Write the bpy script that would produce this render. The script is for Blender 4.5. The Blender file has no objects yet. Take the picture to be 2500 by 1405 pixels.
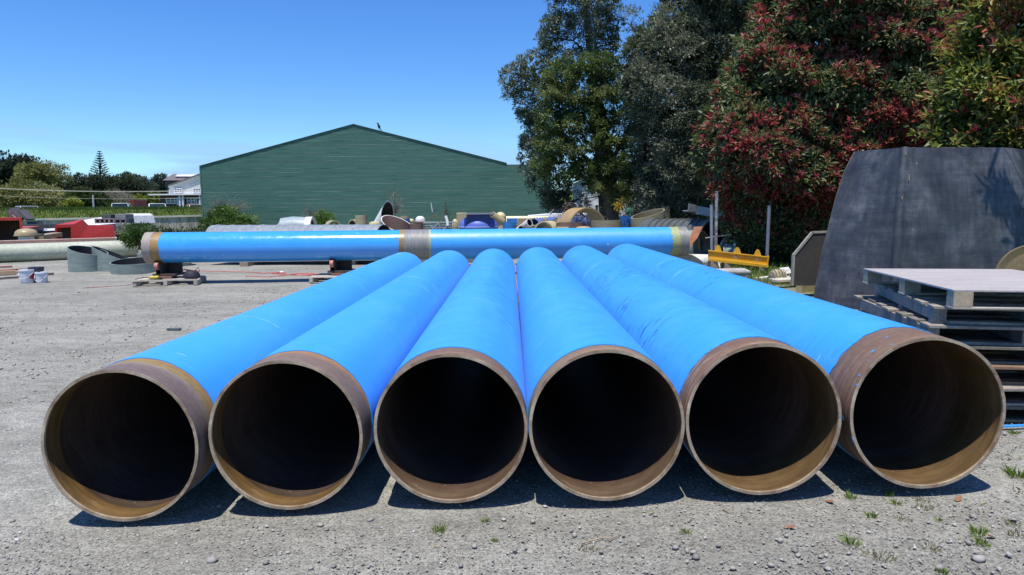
import bpy, math, random
import numpy as np
from mathutils import Vector, Matrix

R = random.Random(7)
NP = np.random.RandomState(11)
sc = bpy.context.scene
col = sc.collection
PI = math.pi

# ------------------------------------------------------------------ camera, sky, sun, exposure
F, CX, CY = 1664.0, 1250.0, 702.5
H = 1.862
cam_d = bpy.data.cameras.new('camera'); cam_d.sensor_width = 36; cam_d.lens = F / 2500 * 36
cam_d.clip_start = .05; cam_d.clip_end = 3000
cam = bpy.data.objects.new('camera', cam_d); col.objects.link(cam)
pt, yw, rl = math.radians(6.579), math.radians(-.024), math.radians(-.401)
FW = Vector((math.sin(yw) * math.cos(pt), math.cos(yw) * math.cos(pt), -math.sin(pt)))
r0 = Vector((math.cos(yw), -math.sin(yw), 0)); u0 = r0.cross(FW)
RT = r0 * math.cos(rl) + u0 * math.sin(rl); UP = u0 * math.cos(rl) - r0 * math.sin(rl)
m3 = Matrix((RT, UP, -FW)).transposed()
cam.matrix_world = Matrix.Translation((0, 0, H)) @ m3.to_4x4()
sc.camera = cam

SUN = Vector((-.09, -.28, 1)).normalized()
world = bpy.data.worlds.new('World'); sc.world = world; world.use_nodes = True
wn = world.node_tree.nodes; wl = world.node_tree.links; wn.clear()
sky = wn.new('ShaderNodeTexSky'); sky.sky_type = 'NISHITA'; sky.sun_disc = False
sky.sun_elevation = math.asin(SUN.z); sky.sun_rotation = math.atan2(SUN.x, SUN.y) % (2 * PI)
sky.air_density = 1.0; sky.dust_density = .15; sky.ozone_density = 4.0; sky.altitude = 0
bg = wn.new('ShaderNodeBackground'); bg.inputs['Strength'].default_value = .15
wo = wn.new('ShaderNodeOutputWorld')
# thin low cloud streaks close to the horizon
tc = wn.new('ShaderNodeTexCoord'); mp = wn.new('ShaderNodeMapping'); mp.inputs['Scale'].default_value = (5, 5, 42)
nz = wn.new('ShaderNodeTexNoise'); nz.inputs['Scale'].default_value = 1.3; nz.inputs['Detail'].default_value = 5
rp = wn.new('ShaderNodeValToRGB'); rp.color_ramp.elements[0].position = .42; rp.color_ramp.elements[1].position = .6
sx = wn.new('ShaderNodeSeparateXYZ')
band = wn.new('ShaderNodeValToRGB'); b = band.color_ramp
b.elements[0].color = (1, 1, 1, 1); b.elements[0].position = .05; b.elements[1].position = .13; b.elements[1].color = (0, 0, 0, 1)
mu = wn.new('ShaderNodeMath'); mu.operation = 'MULTIPLY'
mu2 = wn.new('ShaderNodeMath'); mu2.operation = 'MULTIPLY'; mu2.inputs[1].default_value = .8
mx = wn.new('ShaderNodeMix'); mx.data_type = 'RGBA'; mx.inputs['B'].default_value = (1.9, 3.05, 5.0, 1)
hs = wn.new('ShaderNodeHueSaturation'); hs.inputs['Saturation'].default_value = 1.3; hs.inputs['Value'].default_value = 1.0
wl.new(tc.outputs['Generated'], mp.inputs['Vector']); wl.new(mp.outputs[0], nz.inputs['Vector']); wl.new(nz.outputs['Fac'], rp.inputs[0])
wl.new(tc.outputs['Generated'], sx.inputs[0]); wl.new(sx.outputs['Z'], band.inputs[0])
wl.new(rp.outputs[0], mu.inputs[0]); wl.new(band.outputs[0], mu.inputs[1]); wl.new(mu.outputs[0], mu2.inputs[0])
wl.new(sky.outputs[0], hs.inputs['Color'])
spc = wn.new('ShaderNodeSeparateColor'); cmb_ = wn.new('ShaderNodeCombineColor'); wl.new(hs.outputs[0], spc.inputs[0])
for ch, pw, gain in (('Red', .84, .72), ('Green', 1.0, .76), ('Blue', .9, 1.1)):
    q1 = wn.new('ShaderNodeMath'); q1.operation = 'POWER'; q1.inputs[1].default_value = pw; wl.new(spc.outputs[ch], q1.inputs[0])
    q2 = wn.new('ShaderNodeMath'); q2.operation = 'MULTIPLY'; q2.inputs[1].default_value = gain; wl.new(q1.outputs[0], q2.inputs[0]); wl.new(q2.outputs[0], cmb_.inputs[ch])
wl.new(cmb_.outputs[0], mx.inputs['A']); wl.new(mu2.outputs[0], mx.inputs['Factor'])
wl.new(mx.outputs['Result'], bg.inputs['Color']); wl.new(bg.outputs[0], wo.inputs['Surface'])

sd = bpy.data.lights.new('sun', 'SUN'); sd.energy = 4.7; sd.angle = math.radians(.53); sd.color = (1, .95, .87)
so = bpy.data.objects.new('sun', sd); col.objects.link(so)
so.rotation_euler = SUN.to_track_quat('Z', 'Y').to_euler(); so.location = (-5, -10, 40)

sc.view_settings.view_transform = 'Standard'; sc.view_settings.look = 'None'
sc.view_settings.exposure = 0.36; sc.view_settings.gamma = 1; sc.view_settings.use_curve_mapping = False
sc.cycles.max_bounces = 8; sc.cycles.transparent_max_bounces = 8

# ------------------------------------------------------------------ places
def gz(x, y):
    """height of the yard, the stopbank behind it and the far hill"""
    z = 0.137 * math.tanh(x / 4.5)
    if y > 50:
        t = min(max((y - 51) / 6, 0), 1); t = t * t * (3 - 2 * t)
        u = min(max((y - 60) / 6, 0), 1); u = u * u * (3 - 2 * u)
        side = min(max((-12 - x) / 4, 0), 1)
        z += t * (1.0 + side * 1.2 * (1 - u))
        h = min(max((y - 150) / 300, 0), 1)
        z += h * h * (3 - 2 * h) * 12
    return z

def ray(px, py):
    return (FW + RT * ((px - CX) / F) - UP * ((py - CY) / F))

def W(px, py, Y):
    d = ray(px, py); t = Y / d.y
    return Vector((0, 0, H)) + d * t

def G(px, py, dz=0):
    d = ray(px, py); a, b_ = .5, 400.0
    for _ in range(60):
        m = (a + b_) / 2; p = Vector((0, 0, H)) + d * m
        if p.z > gz(p.x, p.y) + dz: a = m
        else: b_ = m
    return Vector((0, 0, H)) + d * a

def onG(x, y, dz=0): return Vector((x, y, gz(x, y) + dz))

# ------------------------------------------------------------------ materials
def new_mat(name):
    m = bpy.data.materials.new(name); m.use_nodes = True
    n = m.node_tree.nodes; l = m.node_tree.links
    return m, n, l, n['Principled BSDF']

def ramp(n, l, src, stops):
    r = n.new('ShaderNodeValToRGB'); e = r.color_ramp.elements
    while len(e) < len(stops): e.new(.5)
    for k, (p, c) in enumerate(stops):
        e[k].position = p; e[k].color = (*c, 1) if len(c) == 3 else c
    l.new(src, r.inputs[0]); return r.outputs[0]

def noise(n, l, scale, detail=5, stretch=None, coord='Object', rot=None, rough=.55, dist=0):
    t = n.new('ShaderNodeTexCoord'); v = t.outputs[coord]
    if stretch or rot:
        m = n.new('ShaderNodeMapping')
        if stretch: m.inputs['Scale'].default_value = stretch
        if rot: m.inputs['Rotation'].default_value = rot
        l.new(v, m.inputs[0]); v = m.outputs[0]
    x = n.new('ShaderNodeTexNoise'); x.inputs['Scale'].default_value = scale; x.inputs['Detail'].default_value = detail
    x.inputs['Roughness'].default_value = rough; x.inputs['Distortion'].default_value = dist
    l.new(v, x.inputs['Vector']); return x.outputs['Fac']

def mixc(n, l, fac, a, b_, mode='MIX'):
    x = n.new('ShaderNodeMix'); x.data_type = 'RGBA'; x.blend_type = mode
    if isinstance(fac, (int, float)): x.inputs['Factor'].default_value = fac
    else: l.new(fac, x.inputs['Factor'])
    for k, v in (('A', a), ('B', b_)):
        if isinstance(v, tuple): x.inputs[k].default_value = (*v, 1)
        else: l.new(v, x.inputs[k])
    return x.outputs['Result']

def bumpn(n, l, p, src, strength, dist=.01):
    b_ = n.new('ShaderNodeBump'); b_.inputs['Strength'].default_value = strength; b_.inputs['Distance'].default_value = dist
    l.new(src, b_.inputs['Height']); l.new(b_.outputs[0], p.inputs['Normal'])

MATS = {}
def mat(name, c, c2=None, scale=3, rough=.6, bump=.15, bscale=60, metal=0, stretch=None, lo=.35, hi=.68, fine=.25, spec=.5, bdist=.004, isl=.0):
    """weathered surface: two colours through noise, a finer mottling, small relief"""
    if name in MATS: return MATS[name]
    m, n, l, p = new_mat(name)
    c2 = c2 or tuple(x * .72 for x in c)
    a = ramp(n, l, noise(n, l, scale, 6, stretch), [(lo, c2), (hi, c)])
    f = ramp(n, l, noise(n, l, scale * 11, 4, stretch), [(.3, (1 - fine,) * 3), (.7, (1 + fine * .4,) * 3)])
    cc = mixc(n, l, 1.0, a, f, 'MULTIPLY')
    if isl:
        g = n.new('ShaderNodeNewGeometry'); oi = n.new('ShaderNodeObjectInfo')
        ad = n.new('ShaderNodeMath'); ad.operation = 'ADD'; l.new(g.outputs['Random Per Island'], ad.inputs[0]); l.new(oi.outputs['Random'], ad.inputs[1])
        fr = n.new('ShaderNodeMath'); fr.operation = 'FRACT'; l.new(ad.outputs[0], fr.inputs[0])
        v = ramp(n, l, fr.outputs[0], [(0, (1 - isl,) * 3), (1, (1 + isl,) * 3)])
        cc = mixc(n, l, 1.0, cc, v, 'MULTIPLY')
    l.new(cc, p.inputs['Base Color'])
    p.inputs['Roughness'].default_value = rough; p.inputs['Metallic'].default_value = metal
    p.inputs['Specular IOR Level'].default_value = spec
    if bump: bumpn(n, l, p, noise(n, l, bscale, 4, stretch), bump, bdist)
    MATS[name] = m; return m

def leaf_mat(name, rough=.4, trans=.25, spec=.5):
    if name in MATS: return MATS[name]
    m, n, l, p = new_mat(name)
    at = n.new('ShaderNodeAttribute'); at.attribute_name = 'tint'
    l.new(at.outputs['Color'], p.inputs['Base Color'])
    p.inputs['Roughness'].default_value = rough; p.inputs['Specular IOR Level'].default_value = spec
    tr = n.new('ShaderNodeBsdfTranslucent'); ms = n.new('ShaderNodeMixShader'); ms.inputs[0].default_value = trans
    hsv = n.new('ShaderNodeHueSaturation'); hsv.inputs['Value'].default_value = 1.3; l.new(at.outputs['Color'], hsv.inputs['Color'])
    l.new(hsv.outputs[0], tr.inputs['Color'])
    l.new(p.outputs[0], ms.inputs[1]); l.new(tr.outputs[0], ms.inputs[2])
    l.new(ms.outputs[0], n['Material Output'].inputs['Surface'])
    MATS[name] = m; return m

# ------------------------------------------------------------------ mesh helpers
class MB:
    def __init__(s): s.v = []; s.f = []
    def add(s, vs, fs):
        k = len(s.v); s.v += [Vector(v) for v in vs]; s.f += [tuple(i + k for i in f) for f in fs]; return s
    def box(s, c, size, rz=0, M=None):
        hx, hy, hz = (a / 2 for a in size); c = Vector(c)
        R3 = M if M is not None else Matrix.Rotation(rz, 3, 'Z')
        vs = [c + R3 @ Vector((x, y, z)) for z in (-hz, hz) for x, y in ((-hx, -hy), (hx, -hy), (hx, hy), (-hx, hy))]
        return s.add(vs, [(3, 2, 1, 0), (4, 5, 6, 7), (0, 1, 5, 4), (1, 2, 6, 5), (2, 3, 7, 6), (3, 0, 4, 7)])
    def beam(s, a, b, w, h):
        """box from a to b, w across, h high"""
        a, b = Vector(a), Vector(b); d = (b - a); L = d.length; d.normalize()
        x = d.cross(Vector((0, 0, 1)))
        x = Vector((1, 0, 0)) if x.length < 1e-4 else x.normalized()
        z = x.cross(d)
        M = Matrix((x, d, z)).transposed()
        return s.box((a + b) / 2, (w, L, h), M=M)
    def prism(s, pts, dv):
        """planar polygon pts (3D) pushed by dv"""
        n = len(pts); dv = Vector(dv)
        vs = [Vector(p) for p in pts] + [Vector(p) + dv for p in pts]
        return s.add(vs, [tuple(range(n))[::-1], tuple(range(n, 2 * n))] + [(i, (i + 1) % n, (i + 1) % n + n, i + n) for i in range(n)])
    def tube(s, a, b, ro, ri, seg=48, na=None, nb=None, a0=0, a1=2 * PI, up=(0, 0, 1), rings=1, ro2=None, ri2=None):
        """hollow pipe from a to b; ends may be cut on the slant (na, nb: cut-plane normals); a0..a1 for half shells"""
        a, b = Vector(a), Vector(b); d = (b - a); L = d.length; d.normalize(); up = Vector(up)
        x = d.cross(up)
        if x.length < 1e-4: x = d.cross(Vector((0, 1, 0)))
        x.normalize(); z = x.cross(d)
        full = abs(a1 - a0) > 2 * PI - 1e-4; n = seg if full else seg + 1
        ro2 = ro if ro2 is None else ro2; ri2 = ri if ri2 is None else ri2
        def pt(ang, r, t, e):
            o = (x * math.cos(ang) + z * math.sin(ang)) * r
            base = a + (b - a) * t
            if e is not None:
                e = Vector(e); k = -(o.dot(e)) / (d.dot(e)); o = o + d * k
            return base + o
        vs = []
        for j in range(rings + 1):
            t = j / rings; e = na if j == 0 else nb if j == rings else None
            for q in range(n):
                an = a0 + (a1 - a0) * q / seg
                vs.append(pt(an, ro + (ro2 - ro) * t, t, e))
        m = len(vs)
        for j in range(rings + 1):
            t = j / rings; e = na if j == 0 else nb if j == rings else None
            for q in range(n):
                an = a0 + (a1 - a0) * q / seg
                vs.append(pt(an, ri + (ri2 - ri) * t, t, e))
        fs = []
        lim = n if full else n - 1
        for j in range(rings):
            for q in range(lim):
                q2 = (q + 1) % n; o = j * n
                fs.append((o + q, o + q2, o + n + q2, o + n + q)); fs.append((m + o + q, m + o + n + q, m + o + n + q2, m + o + q2))
        for q in range(lim):
            q2 = (q + 1) % n; o = rings * n
            fs.append((q, m + q, m + q2, q2)); fs.append((o + q, o + q2, m + o + q2, m + o + q))
        if not full:
            for q in (0, n - 1):
                for j in range(rings):
                    o = j * n + q; fs.append((o, o + n, m + o + n, m + o) if q == 0 else (o, m + o, m + o + n, o + n))
        return s.add(vs, fs)
    def cyl(s, a, b, r, r2=None, seg=16):
        a, b = Vector(a), Vector(b); r2 = r if r2 is None else r2
        d = (b - a).normalized(); x = d.orthogonal().normalized(); y = d.cross(x)
        vs = [a + (x * math.cos(2 * PI * q / seg) + y * math.sin(2 * PI * q / seg)) * r for q in range(seg)]
        vs += [b + (x * math.cos(2 * PI * q / seg) + y * math.sin(2 * PI * q / seg)) * r2 for q in range(seg)]
        return s.add(vs, [(q, (q + 1) % seg, (q + 1) % seg + seg, q + seg) for q in range(seg)] + [tuple(range(seg))[::-1], tuple(range(seg, 2 * seg))])
    def limb(s, pts, ra, rb, seg=7):
        pts = [Vector(p) for p in pts]; n = len(pts); vs = []
        for i, p in enumerate(pts):
            d = (pts[min(i + 1, n - 1)] - pts[max(i - 1, 0)]).normalized(); x = d.orthogonal().normalized(); y = d.cross(x)
            if i and False: pass
            r = ra + (rb - ra) * i / (n - 1)
            vs += [p + (x * math.cos(2 * PI * q / seg) + y * math.sin(2 * PI * q / seg)) * r for q in range(seg)]
        fs = [(i * seg + q, i * seg + (q + 1) % seg, (i + 1) * seg + (q + 1) % seg, (i + 1) * seg + q) for i in range(n - 1) for q in range(seg)]
        fs += [tuple(range(seg))[::-1], tuple(range((n - 1) * seg, n * seg))]
        return s.add(vs, fs)
    def lathe(s, c, prof, seg=32, axis=(0, 0, 1)):
        """prof: list of (radius, height) turned round axis through c"""
        c = Vector(c); ax = Vector(axis).normalized(); x = ax.orthogonal().normalized(); y = ax.cross(x)
        vs = [c + ax * h + (x * math.cos(2 * PI * q / seg) + y * math.sin(2 * PI * q / seg)) * r for r, h in prof for q in range(seg)]
        fs = [(i * seg + q, i * seg + (q + 1) % seg, (i + 1) * seg + (q + 1) % seg, (i + 1) * seg + q) for i in range(len(prof) - 1) for q in range(seg)]
        if prof[0][0] > 1e-4: fs.append(tuple(range(seg))[::-1])
        if prof[-1][0] > 1e-4: k = (len(prof) - 1) * seg; fs.append(tuple(range(k, k + seg)))
        return s.add(vs, fs)
    def mesh(s, name, off=(0, 0, 0)):
        m = bpy.data.meshes.new(name); off = Vector(off)
        m.from_pydata([tuple(v - off) for v in s.v], [], s.f); m.update(); return m

OFF = {}
def smooth(me, ang=35):
    me.polygons.foreach_set('use_smooth', [True] * len(me.polygons))
    me.set_sharp_from_angle(angle=math.radians(ang))

def fixn(me):
    import bmesh
    bm = bmesh.new(); bm.from_mesh(me); bmesh.ops.remove_doubles(bm, verts=bm.verts, dist=1e-5)
    bmesh.ops.recalc_face_normals(bm, faces=bm.faces); bm.to_mesh(me); bm.free()

def part(name, mb, m, root, sm=True, label=None, bev=0, kind=None):
    off = OFF[root.name]
    me = mb.mesh(name, off); fixn(me)
    if sm: smooth(me)
    if m: me.materials.append(m)
    o = bpy.data.objects.new(name, me); col.objects.link(o); o.parent = root
    if bev: md = o.modifiers.new('bevel', 'BEVEL'); md.width = bev; md.segments = 2; md.limit_method = 'ANGLE'
    if label: o['label'] = label
    if kind: o['kind'] = kind
    OFF[o.name] = off; return o

def tag(o, label, cat, group=None, kind=None):
    if label: o['label'] = label
    if cat: o['category'] = cat
    if group: o['group'] = group
    if kind: o['kind'] = kind
    return o

def thing(name, label, cat, base, group=None):
    o = bpy.data.objects.new(name, None); col.objects.link(o); o.location = base; o.empty_display_size = .2
    OFF[o.name] = Vector(base); return tag(o, label, cat, group)

def solo(name, mb, m, label, cat, base=None, group=None, sm=True, bev=0):
    """a thing that is one mesh"""
    base = Vector(base) if base is not None else sum(mb.v, Vector()) / len(mb.v)
    me = mb.mesh(name, base); fixn(me)
    if sm: smooth(me)
    me.materials.append(m)
    o = bpy.data.objects.new(name, me); col.objects.link(o); o.location = base
    if bev: md = o.modifiers.new('bevel', 'BEVEL'); md.width = bev; md.segments = 2; md.limit_method = 'ANGLE'
    OFF[o.name] = base; return tag(o, label, cat, group)

def inst(name, me, root, loc, rot=(0, 0, 0), scale=(1, 1, 1)):
    """another piece sharing mesh data, placed in world terms under an unrotated root"""
    o = bpy.data.objects.new(name, me); col.objects.link(o); o.parent = root
    o.location = Vector(loc) - OFF[root.name]; o.rotation_euler = rot; o.scale = scale; return o

def unit_box(name, m):
    me = MB().box((0, 0, 0), (1, 1, 1)).mesh(name); me.materials.append(m); return me

def raw_mesh(name, V, Fq, tint=None):
    """numpy verts (n,3) and faces (m,k)"""
    me = bpy.data.meshes.new(name); n = len(V); m, k = Fq.shape
    me.vertices.add(n); me.vertices.foreach_set('co', np.ascontiguousarray(V, np.float32).ravel())
    me.loops.add(m * k); me.loops.foreach_set('vertex_index', np.ascontiguousarray(Fq, np.int32).ravel())
    me.polygons.add(m); me.polygons.foreach_set('loop_start', np.arange(0, m * k, k, dtype=np.int32))
    if tint is not None:
        a = me.attributes.new('tint', 'FLOAT_COLOR', 'POINT')
        a.data.foreach_set('color', np.concatenate([tint, np.ones((n, 1))], 1).astype(np.float32).ravel())
    me.update(); me.validate(); return me

# leaves ---------------------------------------------------------------
def unit(a): return a / np.maximum(np.linalg.norm(a, axis=1, keepdims=True), 1e-9)

def leaf_arrays(P, D, N, Ls, Wd, C, fold=.25, six=True):
    """P base points, D leaf axis, N face normal, lengths, widths, colours -> verts, faces, tint"""
    D = unit(D); S = unit(np.cross(D, N)); N = np.cross(S, D)
    L = Ls[:, None]; w = Wd[:, None]
    if six:
        droop = N * L * -.12
        vs = [P, P + D * L * .3 - S * w * .45 + N * w * fold, P + D * L * .68 - S * w * .4 + N * w * fold + droop * .5,
              P + D * L + droop, P + D * L * .68 + S * w * .4 + N * w * fold + droop * .5, P + D * L * .3 + S * w * .45 + N * w * fold]
        V = np.stack(vs, 1).reshape(-1, 3); n = len(P); k = np.arange(n)[:, None] * 6
        Fq = np.concatenate([k + np.array([[0, 3, 2, 1]]), k + np.array([[0, 5, 4, 3]])])
        T = np.repeat(C, 6, 0)
    else:
        vs = [P, P + D * L * .45 - S * w * .5 + N * w * fold, P + D * L, P + D * L * .45 + S * w * .5 + N * w * fold]
        V = np.stack(vs, 1).reshape(-1, 3); n = len(P); k = np.arange(n)[:, None] * 4
        Fq = np.concatenate([k + np.array([[0, 2, 1]]), k + np.array([[0, 3, 2]])]); T = np.repeat(C, 4, 0)
    return V, Fq, T

def inside_poly(poly, q):
    x, y = q[:, 0], q[:, 1]; ins = np.zeros(len(q), bool); n = len(poly); dm = np.full(len(q), 1e9)
    for i in range(n):
        (x1, y1), (x2, y2) = poly[i], poly[(i + 1) % n]
        c = ((y1 > y) != (y2 > y)) & (x < (x2 - x1) * (y - y1) / ((y2 - y1) or 1e-9) + x1); ins ^= c
        e = np.array([x2 - x1, y2 - y1]); t = np.clip(((q - [x1, y1]) @ e) / (e @ e), 0, 1)
        dm = np.minimum(dm, np.linalg.norm(q - ([x1, y1] + t[:, None] * e), axis=1))
    return ins, dm

def crown_clusters(poly, Y, T, n, D=1.2, front=.6, core=.2, gap=0.0, gs=1.5):
    """cluster centres through a rounded crown volume whose outline at distance Y is poly (in image px)"""
    P0 = np.array(poly, float); lo, hi = P0.min(0), P0.max(0)
    out = []
    while sum(len(o) for o in out) < n:
        q = NP.uniform(lo, hi, (n * 2, 2)); ins, dm = inside_poly(poly, q); out.append(np.concatenate([q[ins], dm[ins][:, None]], 1))
    q = np.concatenate(out)[:n]
    mpp = Y / F
    d = np.clip(q[:, 2] * mpp / D, 0, 1); h = T * np.sqrt(1 - (1 - d) ** 2)
    u = NP.rand(n); s = np.where(u < front, -1 + .35 * NP.rand(n) ** 1.5, np.where(u < front + core, NP.uniform(-.7, .7, n), NP.uniform(.6, 1, n)))
    dep = Y + s * h
    fw, rt, up = (np.array(a) for a in (FW, RT, UP))
    rr = fw + rt * ((q[:, 0:1] - CX) / F) - up * ((q[:, 1:2] - CY) / F)
    pos = np.array([0, 0, H]) + rr * (Y / rr[:, 1:2])
    pos[:, 1] = dep
    cen = np.array([0, 0, H]) + (lambda r_: r_ * (Y / r_[1]))(fw + rt * ((P0[:, 0].mean() - CX) / F) - up * ((P0[:, 1].mean() - CY) / F))
    nrm = pos - cen; nrm[:, 1] *= 1.3; nrm = unit(nrm) + np.array([0, 0, .35]); nrm[:, 1] += s * .6
    edge = 1 - d
    shell = np.maximum(np.abs(s), edge)
    nrm = unit(nrm)
    if gap:
        gn = vnoise(pos, gs, 77); pos[:, 1] += (gn - .5) * -1.1; keep = (gn > gap * 1.0) | (NP.rand(n) < .12)
        return pos[keep], nrm[keep], shell[keep], q[keep]
    return pos, nrm, shell, q

def crown_mesh(name, pos, nrm, per, spread, lsize, ratio, colfun, up=.3, six=True, jit=1.0, shell=None, flat=.5):
    n = len(pos); k = np.repeat(np.arange(n), per); m = len(k)
    dirs = unit(NP.normal(0, 1, (m, 3)) * jit + nrm[k] * .9 + np.array([0, 0, up]))
    P = pos[k] + dirs * (spread * NP.rand(m) ** .6)[:, None] * np.array([1, 1, .8])
    D = unit(dirs + NP.normal(0, .45, (m, 3)))
    N = unit(NP.normal(0, .6, (m, 3)) + nrm[k] * flat + np.array([0, -.3, .95]))
    L = lsize * NP.uniform(.65, 1.25, m); Wd = L * ratio * NP.uniform(.8, 1.2, m)
    C = colfun(k, m)
    V, Fq, T_ = leaf_arrays(P, D, N, L, Wd, C, six=six)
    return raw_mesh(name, V, Fq, T_)

def vnoise(P, s, seed=0):
    """cheap smooth 3-D noise, 0..1"""
    r = np.random.RandomState(seed); v = 0
    for k in range(7):
        a = r.normal(0, 1, 3) * s * (1 + .5 * k); v = v + np.sin(P @ a + r.uniform(0, 6.28)) / (1 + .3 * k)
    return 1 / (1 + np.exp(-1.3 * v))

def palette(cols, P, seed, s=.8, jit=.25):
    cols = np.array(cols); nv = vnoise(P, s, seed)
    def f(k, m):
        t = np.clip(nv[k] + NP.normal(0, .22, m), 0, .999) * (len(cols) - 1); i = t.astype(int); fr = (t - i)[:, None]
        return np.clip((cols[i] * (1 - fr) + cols[i + 1] * fr) * NP.uniform(1 - jit, 1 + jit, (m, 1)), .003, .9)
    return f

def attach(name, me, m, root, kind=None):
    off = OFF[root.name]; me.transform(Matrix.Translation(-off)); me.materials.append(m)
    o = bpy.data.objects.new(name, me); col.objects.link(o); o.parent = root
    if kind: o['kind'] = kind
    return o

def struct(name, me, m, kind='structure'):
    me.materials.append(m); o = bpy.data.objects.new(name, me); col.objects.link(o); o['kind'] = kind; OFF[o.name] = Vector(); return o

# ------------------------------------------------------------------ ground
def ground_mat():
    m, n, l, p = new_mat('yard_gravel')
    ge = n.new('ShaderNodeNewGeometry'); sp = n.new('ShaderNodeSeparateXYZ'); l.new(ge.outputs['Position'], sp.inputs[0])
    big = ramp(n, l, noise(n, l, .35, 6, (1, 1.6, 1)), [(.3, (.232, .228, .2)), (.55, (.292, .288, .255)), (.75, (.35, .345, .308))])
    mid = ramp(n, l, noise(n, l, 4, 7, (1, 1.5, 1), rough=.7), [(.28, (.68, .67, .65)), (.72, (1.15, 1.15, 1.15))])
    c = mixc(n, l, 1.0, big, mid, 'MULTIPLY')
    vo = n.new('ShaderNodeTexVoronoi'); vo.inputs['Scale'].default_value = 75; vo.inputs['Randomness'].default_value = 1
    tcn = n.new('ShaderNodeTexCoord'); l.new(tcn.outputs['Object'], vo.inputs['Vector'])
    grit = ramp(n, l, vo.outputs['Color'], [(.05, (.55, .54, .53)), (.5, (1, 1, 1)), (.95, (1.42, 1.4, 1.36))])
    c = mixc(n, l, .9, c, grit, 'MULTIPLY')
    trk = ramp(n, l, noise(n, l, 1.0, 4, (.16, 1.5, 1), rot=(0, 0, .35)), [(.35, (.9, .895, .89)), (.65, (1.07, 1.07, 1.06))])
    c = mixc(n, l, 1.0, c, trk, 'MULTIPLY')
    # chalky spills in front of the pipes
    chalk = ramp(n, l, noise(n, l, 1.1, 6, rough=.75), [(.6, (0, 0, 0)), (.74, (1, 1, 1))])
    nearm = ramp(n, l, sp.outputs['Y'], [(0, (1, 1, 1)), (1, (0, 0, 0))])
    mr = n.new('ShaderNodeMapRange'); l.new(sp.outputs['Y'], mr.inputs[0]); mr.inputs[1].default_value = 4.2; mr.inputs[2].default_value = 3.9
    k = n.new('ShaderNodeMath'); k.operation = 'MULTIPLY'; l.new(chalk, k.inputs[0]); l.new(mr.outputs[0], k.inputs[1])
    k2 = n.new('ShaderNodeMath'); k2.operation = 'MULTIPLY'; l.new(k.outputs[0], k2.inputs[0]); k2.inputs[1].default_value = .45
    c = mixc(n, l, k2.outputs[0], c, (.55, .54, .53))
    # worn grass beyond the yard and along its right edge
    gr = ramp(n, l, noise(n, l, 2.5, 6, rough=.7), [(.3, (.05, .075, .012)), (.55, (.1, .14, .025)), (.8, (.17, .18, .06))])
    a1 = n.new('ShaderNodeMapRange'); l.new(sp.outputs['Y'], a1.inputs[0]); a1.inputs[1].default_value = 46; a1.inputs[2].default_value = 51
    a2 = n.new('ShaderNodeMapRange'); l.new(sp.outputs['X'], a2.inputs[0]); a2.inputs[1].default_value = 4.8; a2.inputs[2].default_value = 6.6
    a3 = n.new('ShaderNodeMapRange'); l.new(sp.outputs['X'], a3.inputs[0]); a3.inputs[1].default_value = -16; a3.inputs[2].default_value = -24
    mx1 = n.new('ShaderNodeMath'); mx1.operation = 'MAXIMUM'; l.new(a2.outputs[0], mx1.inputs[0]); l.new(a3.outputs[0], mx1.inputs[1])
    wob = n.new('ShaderNodeMath'); wob.operation = 'MULTIPLY_ADD'; l.new(noise(n, l, 1.6, 5, rough=.7), wob.inputs[0]); wob.inputs[1].default_value = 1.6; l.new(mx1.outputs[0], wob.inputs[2])
    th = n.new('ShaderNodeMapRange'); l.new(wob.outputs[0], th.inputs[0]); th.inputs[1].default_value = 1.25; th.inputs[2].default_value = 1.6
    mx2 = n.new('ShaderNodeMath'); mx2.operation = 'MAXIMUM'; l.new(th.outputs[0], mx2.inputs[0]); l.new(a1.outputs[0], mx2.inputs[1])
    c = mixc(n, l, mx2.outputs[0], c, gr)
    l.new(c, p.inputs['Base Color']); p.inputs['Roughness'].default_value = .93; p.inputs['Specular IOR Level'].default_value = .25
    h1 = noise(n, l, 30, 5, rough=.7)
    ad = n.new('ShaderNodeMath'); ad.operation = 'MULTIPLY_ADD'; l.new(vo.outputs['Distance'], ad.inputs[0]); ad.inputs[1].default_value = -.6; l.new(h1, ad.inputs[2])
    bumpn(n, l, p, ad.outputs[0], .9, .016)
    return m

def axis_pts(lim, n, k):
    t = np.linspace(-1, 1, n); return lim * np.sinh(k * t) / math.sinh(k)
xs = axis_pts(900, 181, 6.0); ys = np.concatenate([np.linspace(-40, 2, 10)[:-1], np.linspace(2, 26, 97)[:-1], np.linspace(26, 72, 60)[:-1], np.geomspace(72, 1500, 50)])
gv = np.array([(x, y, gz(x, y)) for y in ys for x in xs])
near = (gv[:, 1] < 45)
gv[:, 2] += np.where(near, (vnoise(gv * [1, 1, 0], .9, 5) - .5) * .02, 0)
nx = len(xs); ii, jj = np.meshgrid(np.arange(len(ys) - 1), np.arange(nx - 1), indexing='ij'); k0 = (ii * nx + jj).ravel()
gm = raw_mesh('ground', gv, np.stack([k0, k0 + 1, k0 + 1 + nx, k0 + nx], 1)); smooth(gm, 60)
struct('ground', gm, ground_mat())

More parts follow.
